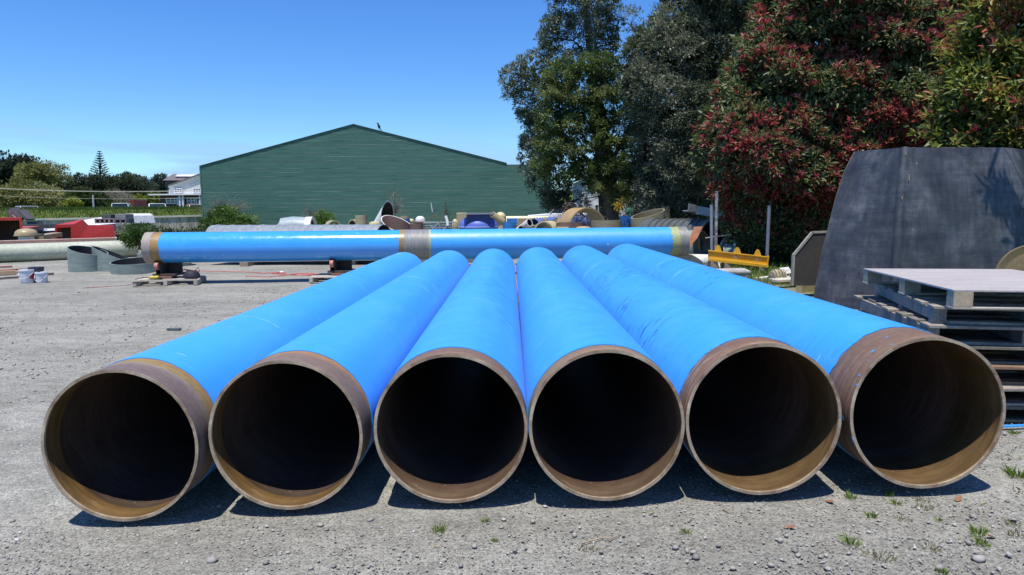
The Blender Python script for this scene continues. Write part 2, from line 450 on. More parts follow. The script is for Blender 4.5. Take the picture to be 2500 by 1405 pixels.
# loose stones pressed into the gravel ----------------------------------
import bmesh
def stone_variants(k, flat=(.35, .75), seed=3):
    r = np.random.RandomState(seed); out = []
    for _ in range(k):
        bm = bmesh.new(); bmesh.ops.create_icosphere(bm, subdivisions=1, radius=1)
        v = np.array([x.co[:] for x in bm.verts]); f = np.array([[q.index for q in p_.verts] for p_ in bm.faces]); bm.free()
        v = v * r.uniform(.72, 1.18, (len(v), 1)) * [1, r.uniform(.6, .95), r.uniform(*flat)]
        # knock flat facets off
        for _k in range(6):
            d = r.normal(0, 1, 3); d /= np.linalg.norm(d); s = v @ d; v = v - np.outer(np.maximum(s - r.uniform(.32, .6), 0), d)
        out.append((v, f))
    return out
SV = stone_variants(8, (.22, .5))
BV = stone_variants(6, (.3, .6), 9)

def scatter_stones(P, S, variants, sink=.25):
    Vs, Fs, o = [], [], 0
    for k in range(len(P)):
        v, f = variants[NP.randint(len(variants))]
        a = NP.uniform(0, 6.28); c, s = math.cos(a), math.sin(a)
        tl = NP.normal(0, .18, 2)
        q = v * S[k]; q = np.stack([q[:, 0] * c - q[:, 1] * s, q[:, 0] * s + q[:, 1] * c, q[:, 2] + q[:, 0] * tl[0] + q[:, 1] * tl[1]], 1)
        Vs.append(q + P[k] + [0, 0, S[k] * sink]); Fs.append(f + o); o += len(v)
    return np.concatenate(Vs), np.concatenate(Fs)

def stone_mat(name):
    m, n, l, p = new_mat(name)
    g = n.new('ShaderNodeNewGeometry'); oi = n.new('ShaderNodeObjectInfo')
    ad = n.new('ShaderNodeMath'); ad.operation = 'ADD'; l.new(g.outputs['Random Per Island'], ad.inputs[0]); l.new(oi.outputs['Random'], ad.inputs[1])
    fr = n.new('ShaderNodeMath'); fr.operation = 'FRACT'; l.new(ad.outputs[0], fr.inputs[0])
    c = ramp(n, l, fr.outputs[0], [(0, (.2, .19, .175)), (.15, (.27, .255, .235)), (.5, (.35, .33, .3)), (.72, (.33, .295, .255)), (.88, (.42, .4, .37)), (1, (.54, .52, .48))])
    c = mixc(n, l, 1.0, c, ramp(n, l, noise(n, l, 60, 5), [(.3, (.75, .75, .75)), (.7, (1.1, 1.1, 1.1))]), 'MULTIPLY')
    l.new(c, p.inputs['Base Color']); p.inputs['Roughness'].default_value = .88; p.inputs['Specular IOR Level'].default_value = .3
    return m
SM = stone_mat('loose_stone')
def gray_pos(n, ylo, yhi, xlo=-60, xhi=2560, pw=1.0):
    py = ylo + (yhi - ylo) * NP.rand(n) ** pw; px = NP.uniform(xlo, xhi, n)
    return [G(a, b_) for a, b_ in zip(px, py)]
pp = [p for p in gray_pos(21000, 650, 1420, pw=.75) if p.x < 5.2]
dist = np.array([p.y for p in pp])
S = np.clip(.0041 * NP.lognormal(0, .55, len(pp)) * np.clip(dist / 4, 1, 3.2), .002, .032)
q2 = [p for p in gray_pos(26000, 690, 1150, pw=.9) if p.x < 4.6]
q2 = np.array([p[:] for p in q2]); kn = vnoise(q2 * [1, .8, 0], 1.6, 12); q2 = q2[(kn > .6) & (NP.rand(len(q2)) < .42)]
q3 = np.array([p[:] for p in gray_pos(4200, 1080, 1420, pw=.8)]); kn = vnoise(q3 * [1, 1, 0], 2.2, 31); q3 = q3[NP.rand(len(q3)) < .25 + kn * .7]
S = np.concatenate([S, np.clip(.0068 * NP.lognormal(0, .4, len(q3)), .003, .018)]); pp = pp + [Vector(q) for q in q3]
S = np.concatenate([S, np.clip(.0085 * NP.lognormal(0, .45, len(q2)) * np.clip(q2[:, 1] / 6, .7, 2.4), .004, .045)])
V, Fq = scatter_stones(np.concatenate([np.array([p[:] for p in pp]), q2]), S, SV)
st = raw_mesh('gravel', V, Fq); tag(struct('gravel', st, SM, 'stuff'), 'small loose grey stones scattered over the yard', 'gravel')

# ------------------------------------------------------------------ the six coated pipes
LIFT, PR, PL = .05, .475, 11.1
SL = .0304
PX = [-2.379, -1.403, -.386, .570, 1.527, 2.531]
PY = [3.985, 4.069, 4.078, 4.032, 4.038, 4.046]
PX2 = [-2.395, -1.400, -.412, .572, 1.555, 2.540]
def blue_mat(name, rough=.45, scuffs=(), dark=0.0, light=0.0, seed=0, coat=0.0, faint=.35):
    m, n, l, p = new_mat(name)
    base = ramp(n, l, noise(n, l, 1.3, 6, (1, .5, 1)), [(.3, (.04, .305, .77)), (.7, (.052, .335, .81))])
    base = mixc(n, l, .6, base, mixc(n, l, 1.0, base, ramp(n, l, noise(n, l, .9, 5, (2.2, .5, 2.2)), [(.3, (.92, .94, .97)), (.7, (1.06, 1.04, 1.02))]), 'MULTIPLY'))
    # faint lathe rings of the coating
    rings = ramp(n, l, noise(n, l, 3, 4, (.25, 7, .25)), [(.35, (.9, .93, .97)), (.7, (1.06, 1.04, 1.02))])
    c = mixc(n, l, faint, base, mixc(n, l, 1.0, base, rings, 'MULTIPLY'))
    # dusty bloom on it
    bloom = ramp(n, l, noise(n, l, 5, 7, (1, .35, 1), rough=.7), [(.5, (0, 0, 0)), (.85, (.16, .16, .16))])
    c = mixc(n, l, bloom, c, (.26, .5, .78))
    tcn = n.new('ShaderNodeTexCoord'); sp = n.new('ShaderNodeSeparateXYZ'); l.new(tcn.outputs['Object'], sp.inputs[0])
    for (y0, w, amt, sd) in scuffs:      # strap marks running round the pipe
        d = n.new('ShaderNodeMath'); d.operation = 'SUBTRACT'; l.new(sp.outputs['Y'], d.inputs[0]); d.inputs[1].default_value = y0
        wv = n.new('ShaderNodeMath'); wv.operation = 'MULTIPLY_ADD'; l.new(noise(n, l, 2.2 + sd, 2, (1, 0, 1)), wv.inputs[0]); wv.inputs[1].default_value = .1; l.new(d.outputs[0], wv.inputs[2])
        ab = n.new('ShaderNodeMath'); ab.operation = 'ABSOLUTE'; l.new(wv.outputs[0], ab.inputs[0])
        k = n.new('ShaderNodeMapRange'); l.new(ab.outputs[0], k.inputs[0]); k.inputs[1].default_value = w; k.inputs[2].default_value = w * .4
        br = ramp(n, l, noise(n, l, 4 + sd, 5, (1, 3, 1), rough=.75), [(.42, (0, 0, 0)), (.62, (amt,) * 3)])
        kk = n.new('ShaderNodeMath'); kk.operation = 'MULTIPLY'; l.new(k.outputs[0], kk.inputs[0]); l.new(br, kk.inputs[1])
        c = mixc(n, l, kk.outputs[0], c, (.42, .62, .85))
    if dark:
        a = ramp(n, l, noise(n, l, 4.2, 3, (1.4, 9, 1.4), rot=(0, 0, .16), rough=.5), [(.64 - dark * .05, (0, 0, 0)), (.665 - dark * .04, (1, 1, 1))])
        q = ramp(n, l, noise(n, l, 1.1, 2, rot=(0, 0, seed)), [(.5, (0, 0, 0)), (.6, (1, 1, 1))])
        kk = n.new('ShaderNodeMath'); kk.operation = 'MULTIPLY'; l.new(a, kk.inputs[0]); l.new(q, kk.inputs[1])
        c = mixc(n, l, kk.outputs[0], c, (.01, .06, .2))
    if light:
        a = ramp(n, l, noise(n, l, 3.1, 3, (1.5, 11, 1.5), rot=(0, 0, -.12 + seed * .02)), [(.71 - light * .03, (0, 0, 0)), (.76, (.8, .8, .8))])
        c = mixc(n, l, a, c, (.4, .6, .85))
    l.new(c, p.inputs['Base Color'])
    l.new(ramp(n, l, noise(n, l, 6, 5), [(.3, (rough - .05,) * 3), (.7, (rough + .08,) * 3)]), p.inputs['Roughness'])
    p.inputs['Specular IOR Level'].default_value = .55; p.inputs['Sheen Weight'].default_value = .0 if coat else .04; p.inputs['Sheen Roughness'].default_value = .45; p.inputs['Sheen Tint'].default_value = (.7, .88, 1, 1); p.inputs['Coat Weight'].default_value = coat; p.inputs['Coat Roughness'].default_value = .12
    bumpn(n, l, p, noise(n, l, 22, 4, (1, .6, 1)), .12 if not coat else .35, .004)
    return m

def band_mat(name, stops, streak=1.0, scratch=0.0, seed=0, bump=.3):
    """bare pipe steel: bands of rust running round the pipe; stops over local y 0..0.35"""
    m, n, l, p = new_mat(name)
    tcn = n.new('ShaderNodeTexCoord'); sp = n.new('ShaderNodeSeparateXYZ'); l.new(tcn.outputs['Object'], sp.inputs[0])
    wv = n.new('ShaderNodeMath'); wv.operation = 'MULTIPLY_ADD'; l.new(noise(n, l, 2.3, 4, (1, 1, 1)), wv.inputs[0]); wv.inputs[1].default_value = .09; l.new(sp.outputs['Y'], wv.inputs[2])
    k = n.new('ShaderNodeMapRange'); l.new(wv.outputs[0], k.inputs[0]); k.inputs[1].default_value = .045; k.inputs[2].default_value = .395
    c = ramp(n, l, k.outputs[0], stops)
    st_ = ramp(n, l, noise(n, l, 2.2, 6, (1.2, 32, 1.2), rough=.7), [(.28, (.62, .58, .56)), (.72, (1.25, 1.22, 1.2))])
    c = mixc(n, l, streak * .8, c, st_, 'MULTIPLY')
    c = mixc(n, l, .8, c, ramp(n, l, noise(n, l, 26, 6, rough=.7), [(.3, (.72, .7, .7)), (.7, (1.15, 1.12, 1.1))]), 'MULTIPLY')
    if scratch:
        a = ramp(n, l, noise(n, l, 2.6, 6, (1.1, 26, 1.1), rot=(0, 0, .05), rough=.8), [(.54, (0, 0, 0)), (.62, (scratch,) * 3)])
        c = mixc(n, l, a, c, (.46, .36, .26))
    l.new(c, p.inputs['Base Color']); p.inputs['Roughness'].default_value = .72; p.inputs['Specular IOR Level'].default_value = .35
    bumpn(n, l, p, noise(n, l, 30, 6, (1, 6, 1), rough=.7), bump, .004); return m

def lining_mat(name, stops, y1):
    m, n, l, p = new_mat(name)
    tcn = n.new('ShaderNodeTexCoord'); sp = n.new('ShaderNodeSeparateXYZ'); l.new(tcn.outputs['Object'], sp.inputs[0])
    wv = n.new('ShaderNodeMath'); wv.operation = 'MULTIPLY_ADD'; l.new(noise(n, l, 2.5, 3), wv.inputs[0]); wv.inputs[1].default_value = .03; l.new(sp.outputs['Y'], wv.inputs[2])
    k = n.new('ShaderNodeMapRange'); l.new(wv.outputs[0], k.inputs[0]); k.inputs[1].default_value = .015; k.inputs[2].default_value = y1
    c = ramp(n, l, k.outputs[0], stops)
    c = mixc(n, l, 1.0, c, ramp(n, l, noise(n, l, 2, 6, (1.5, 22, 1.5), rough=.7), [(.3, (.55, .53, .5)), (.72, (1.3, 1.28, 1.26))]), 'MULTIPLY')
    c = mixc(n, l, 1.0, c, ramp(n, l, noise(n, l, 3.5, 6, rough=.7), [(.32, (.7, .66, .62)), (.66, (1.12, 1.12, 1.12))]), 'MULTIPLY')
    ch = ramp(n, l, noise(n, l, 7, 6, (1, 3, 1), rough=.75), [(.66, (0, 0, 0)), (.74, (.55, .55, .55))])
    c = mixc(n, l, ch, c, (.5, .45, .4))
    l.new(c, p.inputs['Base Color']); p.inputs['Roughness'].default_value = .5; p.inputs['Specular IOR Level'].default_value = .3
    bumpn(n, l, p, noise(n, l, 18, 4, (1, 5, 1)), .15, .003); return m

BR = (.2, .12, .075); PU = (.155, .12, .115); OR = (.36, .19, .075); OL = (.27, .21, .075); TA = (.36, .28, .2)
bands = [band_mat('rust_band_a', [(0, PU), (.35, (.17, .135, .125)), (.52, (.24, .2, .17)), (.62, OL), (.78, (.3, .19, .08)), (1, (.3, .17, .07))]),
         band_mat('rust_band_b', [(0, (.2, .15, .12)), (.3, (.19, .145, .12)), (.55, (.22, .155, .115)), (.7, OR), (1, (.3, .16, .07))]),
         band_mat('rust_band_c', [(0, BR), (.3, (.18, .12, .095)), (1, (.165, .115, .095))], 1.0, .35),
         band_mat('rust_band_d', [(0, (.24, .17, .11)), (.4, (.2, .145, .105)), (1, (.17, .12, .095))], 1.0, .4),
         band_mat('rust_band_e', [(0, BR), (.5, (.15, .095, .075)), (1, (.14, .09, .075))], 1.0, .95),
         band_mat('rust_band_f', [(0, (.19, .125, .085)), (.4, (.17, .11, .08)), (1, (.15, .1, .075))], 1.0, .3)]
blues = [blue_mat('blue_coating_a', 0.38, [(2.05, .010, .85, 0), (5.4, .014, .5, 1), (5.75, .010, .8, 2)], light=.5, seed=1),
         blue_mat('blue_coating_b', 0.38, [(4.6, .02, .4, 1), (5.2, .05, .3, 2)], light=.4, seed=3),
         blue_mat('blue_coating_c', 0.38, [(6.1, .05, .55, 2), (2.6, .03, .2, 1)], dark=.4, seed=2.0, light=.2, faint=.9),
         blue_mat('blue_coating_d', 0.38, [(6.3, .05, .4, 0), (3.0, .04, .2, 2)], light=.1, seed=4, faint=.8),
         blue_mat('blue_coating_e', 0.38, [(6.6, .08, .35, 1)], dark=1.0, seed=.8, light=.6, faint=.9),
         blue_mat('blue_coating_f', 0.38, [(5.2, .04, .4, 2), (6.5, .06, .3, 1)], dark=.5, seed=1.9, light=.3, faint=.6)]
DK = (.085, .058, .048)
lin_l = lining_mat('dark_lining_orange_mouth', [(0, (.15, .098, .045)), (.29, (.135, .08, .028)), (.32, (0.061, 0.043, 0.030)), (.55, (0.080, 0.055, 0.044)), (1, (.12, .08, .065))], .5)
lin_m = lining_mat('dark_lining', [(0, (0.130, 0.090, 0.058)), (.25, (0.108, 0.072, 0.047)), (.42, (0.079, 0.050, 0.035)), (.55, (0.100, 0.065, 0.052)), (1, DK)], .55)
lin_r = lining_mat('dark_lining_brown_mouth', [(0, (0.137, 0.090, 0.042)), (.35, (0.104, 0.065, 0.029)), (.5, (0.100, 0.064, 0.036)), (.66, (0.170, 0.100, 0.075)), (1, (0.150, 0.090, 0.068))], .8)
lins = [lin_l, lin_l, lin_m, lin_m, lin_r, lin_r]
rim_m = mat('cut_pipe_rim', (.47, .39, .28), (.2, .13, .08), 6, .6, .3, 90)
CB = [.30, .27, .19, .14, .2, .34]           # bare length at the near end
WAVE = [.003, .003, .003, .003, .007, .008]
PLAB = ['blue steel pipe at the left end of the row, purple and olive rust band',
        'blue steel pipe with orange ring behind its mouth, beside the leftmost one',
        'blue steel pipe whose right side faces the narrow dark slit mid row',
        'blue steel pipe whose left side faces the narrow dark slit mid row',
        'blue steel pipe with dark gouges and pale scratched brown mouth band',
        'blue steel pipe nearest the pallets, paint flecks on its wide brown band']
steel_in = mat('far_mouth_steel', (.2, .14, .1), (.13, .09, .07), 3)
for i in range(6):
    dx = PX2[i] - PX[i]; A = Vector((PX[i], PY[i], SL * PX[i] + LIFT + PR)); B = Vector((PX2[i], PY[i] + PL, SL * PX2[i] + LIFT + PR))
    d = (B - A).normalized()
    root = thing('steel_pipe', PLAB[i], 'pipe', (A.x, A.y, A.z), 'blue steel pipes laid side by side')
    t = .013
    part('bare_end', MB().tube(A, A + d * (CB[i] + .06), PR, PR - t, 120, rings=4), bands[i], root)
    part('bare_end', MB().tube(B - d * .2, B, PR, PR - t, 64), bands[2], root)
    # coating, with an uneven leading edge
    mb = MB(); mb.tube(A + d * CB[i], B - d * .1, PR + .006, PR + .0008, 144, rings=24)
    for q in range(144):
        an = 2 * PI * q / 144
        w = WAVE[i] * (.7 * math.sin(an * 5 + i) + .5 * math.sin(an * 17 + 2 * i) + .8 * R.uniform(-1, 1))
        mb.v[q] += d * w; mb.v[25 * 144 + q] += d * w
    part('blue_coating', mb, blues[i], root)
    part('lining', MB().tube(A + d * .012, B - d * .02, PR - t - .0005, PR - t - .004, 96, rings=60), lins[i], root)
    mb = MB(); mb.tube(A - d * .004, A + d * .012, PR - .0003, PR - t - .006, 144)
    for q in range(144):
        if R.random() < .25:
            for h in (0, 288): mb.v[q + h] += d * R.uniform(0, .004)
    part('rim', mb, rim_m, root)
    if i == 5:      # flecks of blue paint on the bare band and mouth
        fm = MB()
        for an, yy, sz in ((1.95, .18, .012), (2.25, .1, .017), (2.4, .055, .008), (2.62, .03, .014), (2.05, .04, .008), (3.25, .09, .022), (1.4, .05, .009), (2.75, .006, .012), (3.5, .006, .03)):
            x_ = Vector((1, 0, 0)); z_ = Vector((0, 0, 1)); c = A + d * yy + (x_ * math.cos(an) + z_ * math.sin(an)) * (PR + .0012)
            tdir = (-x_ * math.sin(an) + z_ * math.cos(an)); nn = x_ * math.cos(an) + z_ * math.sin(an)
            poly = [c + tdir * sz * math.cos(k * PI / 3) * R.uniform(.5, 1.3) + d * sz * .55 * math.sin(k * PI / 3) * R.uniform(.5, 1.3) for k in range(6)]
            fm.prism(poly, nn * .001)
        part('paint_flecks', fm, blues[0], root, sm=False, kind='stuff')
for y in (5.4, 13.2):
    a = Vector((-3.0, y, SL * -3.0 + .022)); b_ = Vector((3.2, y, SL * 3.2 + .022))
    solo('bearer_timber', MB().beam(a, b_, .1, .052), mat('old_timber', (.3, .25, .2), (.2, .17, .14), 5, .85, .4, 40, stretch=(1, 6, 1)),
         'grey timber bearer lying under the %s ends of the blue pipes' % ('near' if y < 9 else 'far'), 'timber', group='timbers under the blue pipes', sm=False)

# ------------------------------------------------------------------ the long jointed pipe across the yard
cA = W(362, 606, 18.8); cB = W(1672, 590, 19.9); cr = .425; cd = (cB - cA).normalized(); CLn = (cB - cA).length
cd = (cB - cA).normalized()
def frac(px):                      # distance along the long pipe at an image column
    d_ = ray(px, 600); return ((Vector((d_.x / d_.y * 20, 20, 0)) - cA).dot(cd))
root = thing('jointed_pipe', 'long blue jointed pipe on roller stands lying across behind the row of six', 'pipe', (cA.x, cA.y, gz(cA.x, cA.y)))
def along(px): 
    lo, hi = 0.0, CLn
    for _ in range(40):
        m = (lo + hi) / 2; p = cA + cd * m; q = p - Vector((0, 0, H)); sxp = CX + F * q.dot(RT) / q.dot(FW)
        if sxp < px: lo = m
        else: hi = m
    return lo
s0, s1, s2, s3, s4, s5 = 0, along(383), along(400), along(980), along(1050), along(1633)
glossy = blue_mat('wet_blue_coating', .16, light=.1, seed=5, coat=.6, faint=.2); dull = blue_mat('dull_blue_coating', .42, light=.2, seed=6, faint=.5)
wrap = mat('grey_glass_wrap', (.3, .3, .28), (.2, .195, .18), 5, .35, .6, 50, stretch=(6, 1, 1), bdist=.01)
wrapl = mat('brown_grey_wrap', (.36, .31, .28), (.27, .22, .19), 4, .6, .5, 40, stretch=(8, 1, 1))
rusty = mat('amber_resin', (.36, .22, .07), (.26, .17, .06), 6, .4, .4, 40)
yel = mat('yellow_green_resin', (.4, .42, .2), (.3, .34, .17), 6, .5, .3, 40)
def seg(name, a, b, r, m, label=None, wav=.0):
    mb = MB(); mb.tube(cA + cd * a, cA + cd * b, r, r - .02, 72, rings=3)
    for q in range(72):
        w = wav * R.uniform(-1, 1)
        for h in (0, 3 * 72): mb.v[q + h] += cd * w
    part(name, mb, m, root, label=label)
seg('end_wrap', s0, s1, cr + .012, wrapl, 'brown grey wrapped left end', .012)
seg('resin_band', s1 - .03, s2 + .03, cr + .004, rusty, 'amber resin band', .02)
seg('blue_coating', s2, s3, cr, glossy, 'freshly painted glossy left length')
seg('resin_band', s3 - .03, s3 + .09, cr + .005, rusty, 'rusty resin band', .03)
seg('joint_wrap', s3 + .08, s4 - .02, cr + .004, wrap, 'grey wrapped joint', .01)
seg('resin_band', s4 - .04, s4 + .04, cr + .0025, yel, None, .02)
seg('blue_coating', s4, s5, cr + .001, dull, 'dull blue right length')
seg('resin_band', s5 - .02, s5 + .28, cr + .005, yel, 'yellow green resin band', .05)
seg('end_wrap', s5 + .22, CLn, cr + .009, wrap, 'grey wrapped right end', .01)
part('lining', MB().tube(cA + cd * .01, cA + cd * (CLn - .01), cr - .021, cr - .03, 48), mat('pipe_bore', (.12, .09, .07)), root)

steel = mat('dark_rusty_steel', (.075, .05, .04), (.045, .032, .028), 5, .7, .3, 30)
roll_m = mat('pink_roller', (.5, .22, .17), (.4, .16, .12), 6, .6)
pal_w = mat('pale_pallet_wood', (.55, .49, .4), (.4, .35, .28), 4, .85, .4, 40, stretch=(1, 5, 1), isl=.18)
pal_g = mat('grey_pallet_wood', (.34, .3, .245), (.19, .165, .135), 3, .9, .5, 35, stretch=(1.5, 6, 1.5), isl=.3, fine=.4)
brick_red = mat('red_brown_block', (.3, .15, .1), (.2, .1, .07), 6)
def pallet(label, c, wx, wy, rz, m, nb=6, h=.13, deck=None, blocks=False, group=None, board=.022, bm_=None):
    """a pallet: base point c (bottom centre)"""
    root = thing('pallet', label, 'pallet', c, group); M = Matrix.Rotation(rz, 3, 'Z'); c = Vector(c)
    P = lambda x, y, z: c + M @ Vector((x, y, z))
    hh = h - 2 * board
    for k in (-1, 0, 1):
        if blocks:
            for j in (-1, 0, 1):
                part('block', MB().box(P(j * (wx / 2 - .075), k * (wy / 2 - .06), board + hh / 2), (.145, .12, hh - .002), rz), bm_ or m, root, sm=False, bev=.004)
        else:
            part('bearer', MB().box(P(k * (wx / 2 - .05), 0, board + hh / 2), (.095, wy - .004, hh - .003), rz), m, root, sm=False, bev=.003)
    if deck:
        part('deck', MB().box(P(0, 0, h - board / 2), (wx, wy, board), rz), deck, root, sm=False, bev=.002)
    else:
        for k in range(nb):
            y = -wy / 2 + .05 + (wy - .1) * k / (nb - 1)
            if 0 < k < nb - 1 and R.random() < .1: continue
            part('board', MB().box(P(R.uniform(-.03, .03), y, h - board / 2), (wx + R.uniform(-.03, .05), wy / nb * R.uniform(.55, .82), board), rz + R.uniform(-.02, .02)), m, root, sm=False, bev=.003)
    for k in (-1, 0, 1):
        if blocks: part('board', MB().box(P(0, k * (wy / 2 - .06), board / 2), (wx, .12, board), rz), m, root, sm=False, bev=.003)
        else: part('board', MB().box(P(0, k * (wy / 2 - .07), board / 2), (wx, .1, board), rz), m, root, sm=False, bev=.003)
    return root
def roller_stand(px, where, rz=0.0):
    s = along(px); p = cA + cd * s; g = gz(p.x, p.y)
    pc = Vector((p.x + .1, p.y - .2, g))
    pallet('pale wooden pallet on the gravel carrying the roller stand %s' % where, pc, 1.6, 1.15, rz, pal_w, 7, .17, group='pallets under the roller stands')
    blk = solo('wood_block', MB().box((p.x - .02, p.y - .12, g + .205), (.34, .6, .066), rz), brick_red, 'red brown timber packer under the steel base of the stand %s' % where, 'packer', sm=False, bev=.005, group='packers under the roller stands')
    root = thing('roller_stand', 'dark rusty steel roller stand holding the long blue pipe %s' % where, 'stand', (p.x, p.y, g + .24))
    z0 = g + .24; zb = p.z - cr
    part('base_plate', MB().box((p.x, p.y, z0 + .03), (.62, .72, .056)), steel, root, sm=False, bev=.004)
    part('channel', MB().box((p.x, p.y + .18, z0 + .06 + (zb - z0 - .05) / 2), (.5, .08, zb - z0 - .06)), steel, root, sm=False, bev=.004)
    for sx in (-.24, -.12):
        part('cheek_plate', MB().prism([(p.x + sx, p.y - .3, z0 + .058), (p.x + sx, p.y + .12, z0 + .058), (p.x + sx, p.y + .12, zb + .02), (p.x + sx, p.y - .28, zb + .1), (p.x + sx, p.y - .36, zb + .06)], (.014, 0, 0)), steel, root, sm=False)
    part('roller', MB().cyl((p.x - .225, p.y - .33, zb - .06), (p.x - .13, p.y - .33, zb - .06), .1, seg=24), roll_m, root)
    part('roller', MB().cyl((p.x - .225, p.y + .33, zb - .06), (p.x - .13, p.y + .33, zb - .06), .1, seg=24), roll_m, root)
    return p, g
pL, gL = roller_stand(412, 'at its left end', .22)
roller_stand(832, 'left of its grey joint')
roller_stand(1480, 'at its right half')

# ------------------------------------------------------------------ green shed
SY = 48.0
def shed_pt(px, py, dY=0): return W(px, py, SY + dY)
green = mat('green_board_paint', (.048, .142, .102), (.042, .125, .09), .6, .6, .15, 25, fine=.12, isl=.05)
gap_m = mat('pale_board_gap', (.36, .44, .38), (.05, .13, .095), 2.6, .8, 0, stretch=(.2, 1, 3.5), lo=.34, hi=.66, fine=.1)
sb = shed_pt(497, 560); shed_z0 = .0
corner = {k: shed_pt(*v) for k, v in dict(le=(489, 407), ap=(863, 305), re=(1237, 400), st=(1237, 402), rr=(1345, 404)).items()}
xl, xr = corner['le'].x, corner['rr'].x
zl, za, zr, zs = corner['le'].z, corner['ap'].z, corner['re'].z, corner['rr'].z
xa, xre = corner['ap'].x, corner['re'].x
root = thing('green_shed', 'large green gabled shed of horizontal boards with pale joints', 'shed', (xa, SY, 0))
def prof(x):
    if x <= xa: return zl + (za - zl) * (x - xl) / (xa - xl)
    if x <= xre: return za + (zr - za) * (x - xa) / (xre - xa)
    return zs
depth = 22
poly = [(xl, SY + .038, -.3), (xr, SY + .038, -.3), (xr, SY + .038, zs - .03), (xre, SY + .038, zs - .03), (xre - .01, SY + .038, zr - .03), (xa, SY + .038, za - .03), (xl, SY + .038, zl - .03)]
part('wall', MB().prism(poly, (0, .12, 0)), green, root, sm=False)
part('wall', MB().box((xl + .06, SY + .2 + depth / 2, zl / 2 - .1), (.12, depth, zl)), green, root, sm=False)
part('wall', MB().box((xr - .06, SY + .2 + depth / 2, zs / 2 - .1), (.12, depth, zs)), green, root, sm=False)
roofm = mat('grey_green_roof', (.1, .13, .12), (.08, .1, .1), 2)
for a, b_, za_, zb_ in ((xl - .1, xa, zl - .02, za), (xa, xre, za, zr)):
    part('roof', MB().prism([(a, SY + .02, za_ + .02), (b_, SY + .02, zb_ + .02), (b_, SY + .02, zb_ + .06), (a, SY + .02, za_ + .06)], (0, depth, 0)), roofm, root, sm=False)
part('roof', MB().box(((xre + xr) / 2, SY + depth / 2, zs + .03), (xr - xre + .1, depth, .08)), roofm, root, sm=False)
nb = 30; bh = (za + .3) / nb; tilt = 0.0
for k in range(nb):
    z0 = -.3 + k * bh; z1 = z0 + bh - .045
    # span of the board under the gable line
    pts = []
    def xat(z, side):
        if side < 0:
            return xl if z <= zl else xl + (z - zl) / (za - zl) * (xa - xl)
        if z <= zs: return xr
        return xre if z <= zr else xre - (z - zr) / (za - zr) * (xre - xa)
    z1 = min(z1, za - .05)
    a0, b0, a1_, b1_ = xat(z0, -1), xat(z0, 1), xat(z1, -1), xat(z1, 1)
    pts = [(a0, SY, z0), (b0, SY, z0)]
    for zz in (zs, zr):
        if z0 < zz < z1: pts += [(xr if zz == zs else xre, SY, zz)] + ([(xre, SY, zz)] if zz == zs else [])
    pts.append((b1_, SY, z1)); pts.append((a1_, SY, z1))
    if z0 < zl < z1: pts.append((xl, SY, zl))
    part('board', MB().prism(pts, (0, .035, 0)), green, root, sm=False)
    if z1 < za - .12: part('joint', MB().box(((a1_ + b1_) / 2, SY + .012, z1 + .0225), (b1_ - a1_ - .12, .036, .022)), gap_m, root, sm=False)
part('corner_trim', MB().box((xl - .02, SY + .03, zl / 2 - .15), (.1, .1, zl + .24)), green, root, sm=False)
for a, b_ in (((xl - .05, zl + .03), (xa, za + .03)), ((xa, za + .03), (xre, zr + .03))):
    part('barge_board', MB().beam((a[0], SY - .03, a[1]), (b_[0], SY - .03, b_[1]), .05, .05), mat('barge_green', (.03, .09, .07)), root, sm=False)
# bird on the roof slope
bp = shed_pt(925, 320); bp.y = SY + .1; bp.z = prof(bp.x) + .1
blackm = mat('bird_black', (.015, .015, .018), rough=.5)
root = thing('bird', 'small black bird perched on the right roof slope of the green shed', 'bird', bp)
mb = MB(); prof_b = [(.0, -.18), (.05, -.13), (.09, -.02), (.085, .08), (.055, .16), (.05, .2), (.055, .24), (.03, .285), (0, .3)]
mb.lathe(bp + Vector((0, 0, .22)), prof_b, 12, (-.35, 0, 1))
part('body', mb, blackm, root)
part('tail', MB().prism([bp + Vector((.03, -.03, .12)), bp + Vector((.1, -.03, .08)), bp + Vector((.2, -.03, -.08)), bp + Vector((.14, -.03, -.09))], (0, .06, 0)), blackm, root, sm=False)
part('beak', MB().cyl(bp + Vector((-.13, 0, .46)), bp + Vector((-.21, 0, .45)), .018, .003, 6), blackm, root)
for s_ in (-.03, .03): part('leg', MB().cyl(bp + Vector((s_, 0, .12)), bp + Vector((s_, 0, -.01)), .008, seg=5), blackm, root)

# ------------------------------------------------------------------ fence along the left of the yard
fm_ = mat('weathered_fence', (.52, .48, .41), (.3, .275, .23), 2.2, .9, .5, 30, stretch=(5, 5, .7), isl=.28, fine=.4)
cap_m = mat('fence_cap', (.62, .58, .5), (.5, .47, .4), 3, .85)
fA = W(-60, 540, 43); fB = W(497, 527, 49)
root = thing('board_fence', 'weathered grey vertical board fence with pale capping rail', 'fence', (fB.x, fB.y, gz(fB.x, fB.y)))
fd = Vector((fB.x - fA.x, fB.y - fA.y, 0)); fl = fd.length; fd.normalize(); fr = math.atan2(fd.y, fd.x)
me = unit_box('board', fm_)
nB = int(fl / .16)
for k in range(nB):
    t = (k + .5) / nB; p = fA.lerp(fB, t); g = gz(p.x, p.y) - .05; h = p.z - .06 - g + R.uniform(-.03, .0)
    inst('board', me, root, (p.x, p.y + R.uniform(-.012, .012), g + h / 2), (R.uniform(-.01, .01), R.uniform(-.012, .012), fr), (fl / nB * R.uniform(.82, .93), .03, h))
part('capping', MB().beam(fA, fB, .2, .12), cap_m, root, sm=False)
for dz in (-.35, -1.2): part('rail', MB().beam(fA + Vector((.05, .05, dz)), fB + Vector((.05, .05, dz)), .06, .09), fm_, root, sm=False)
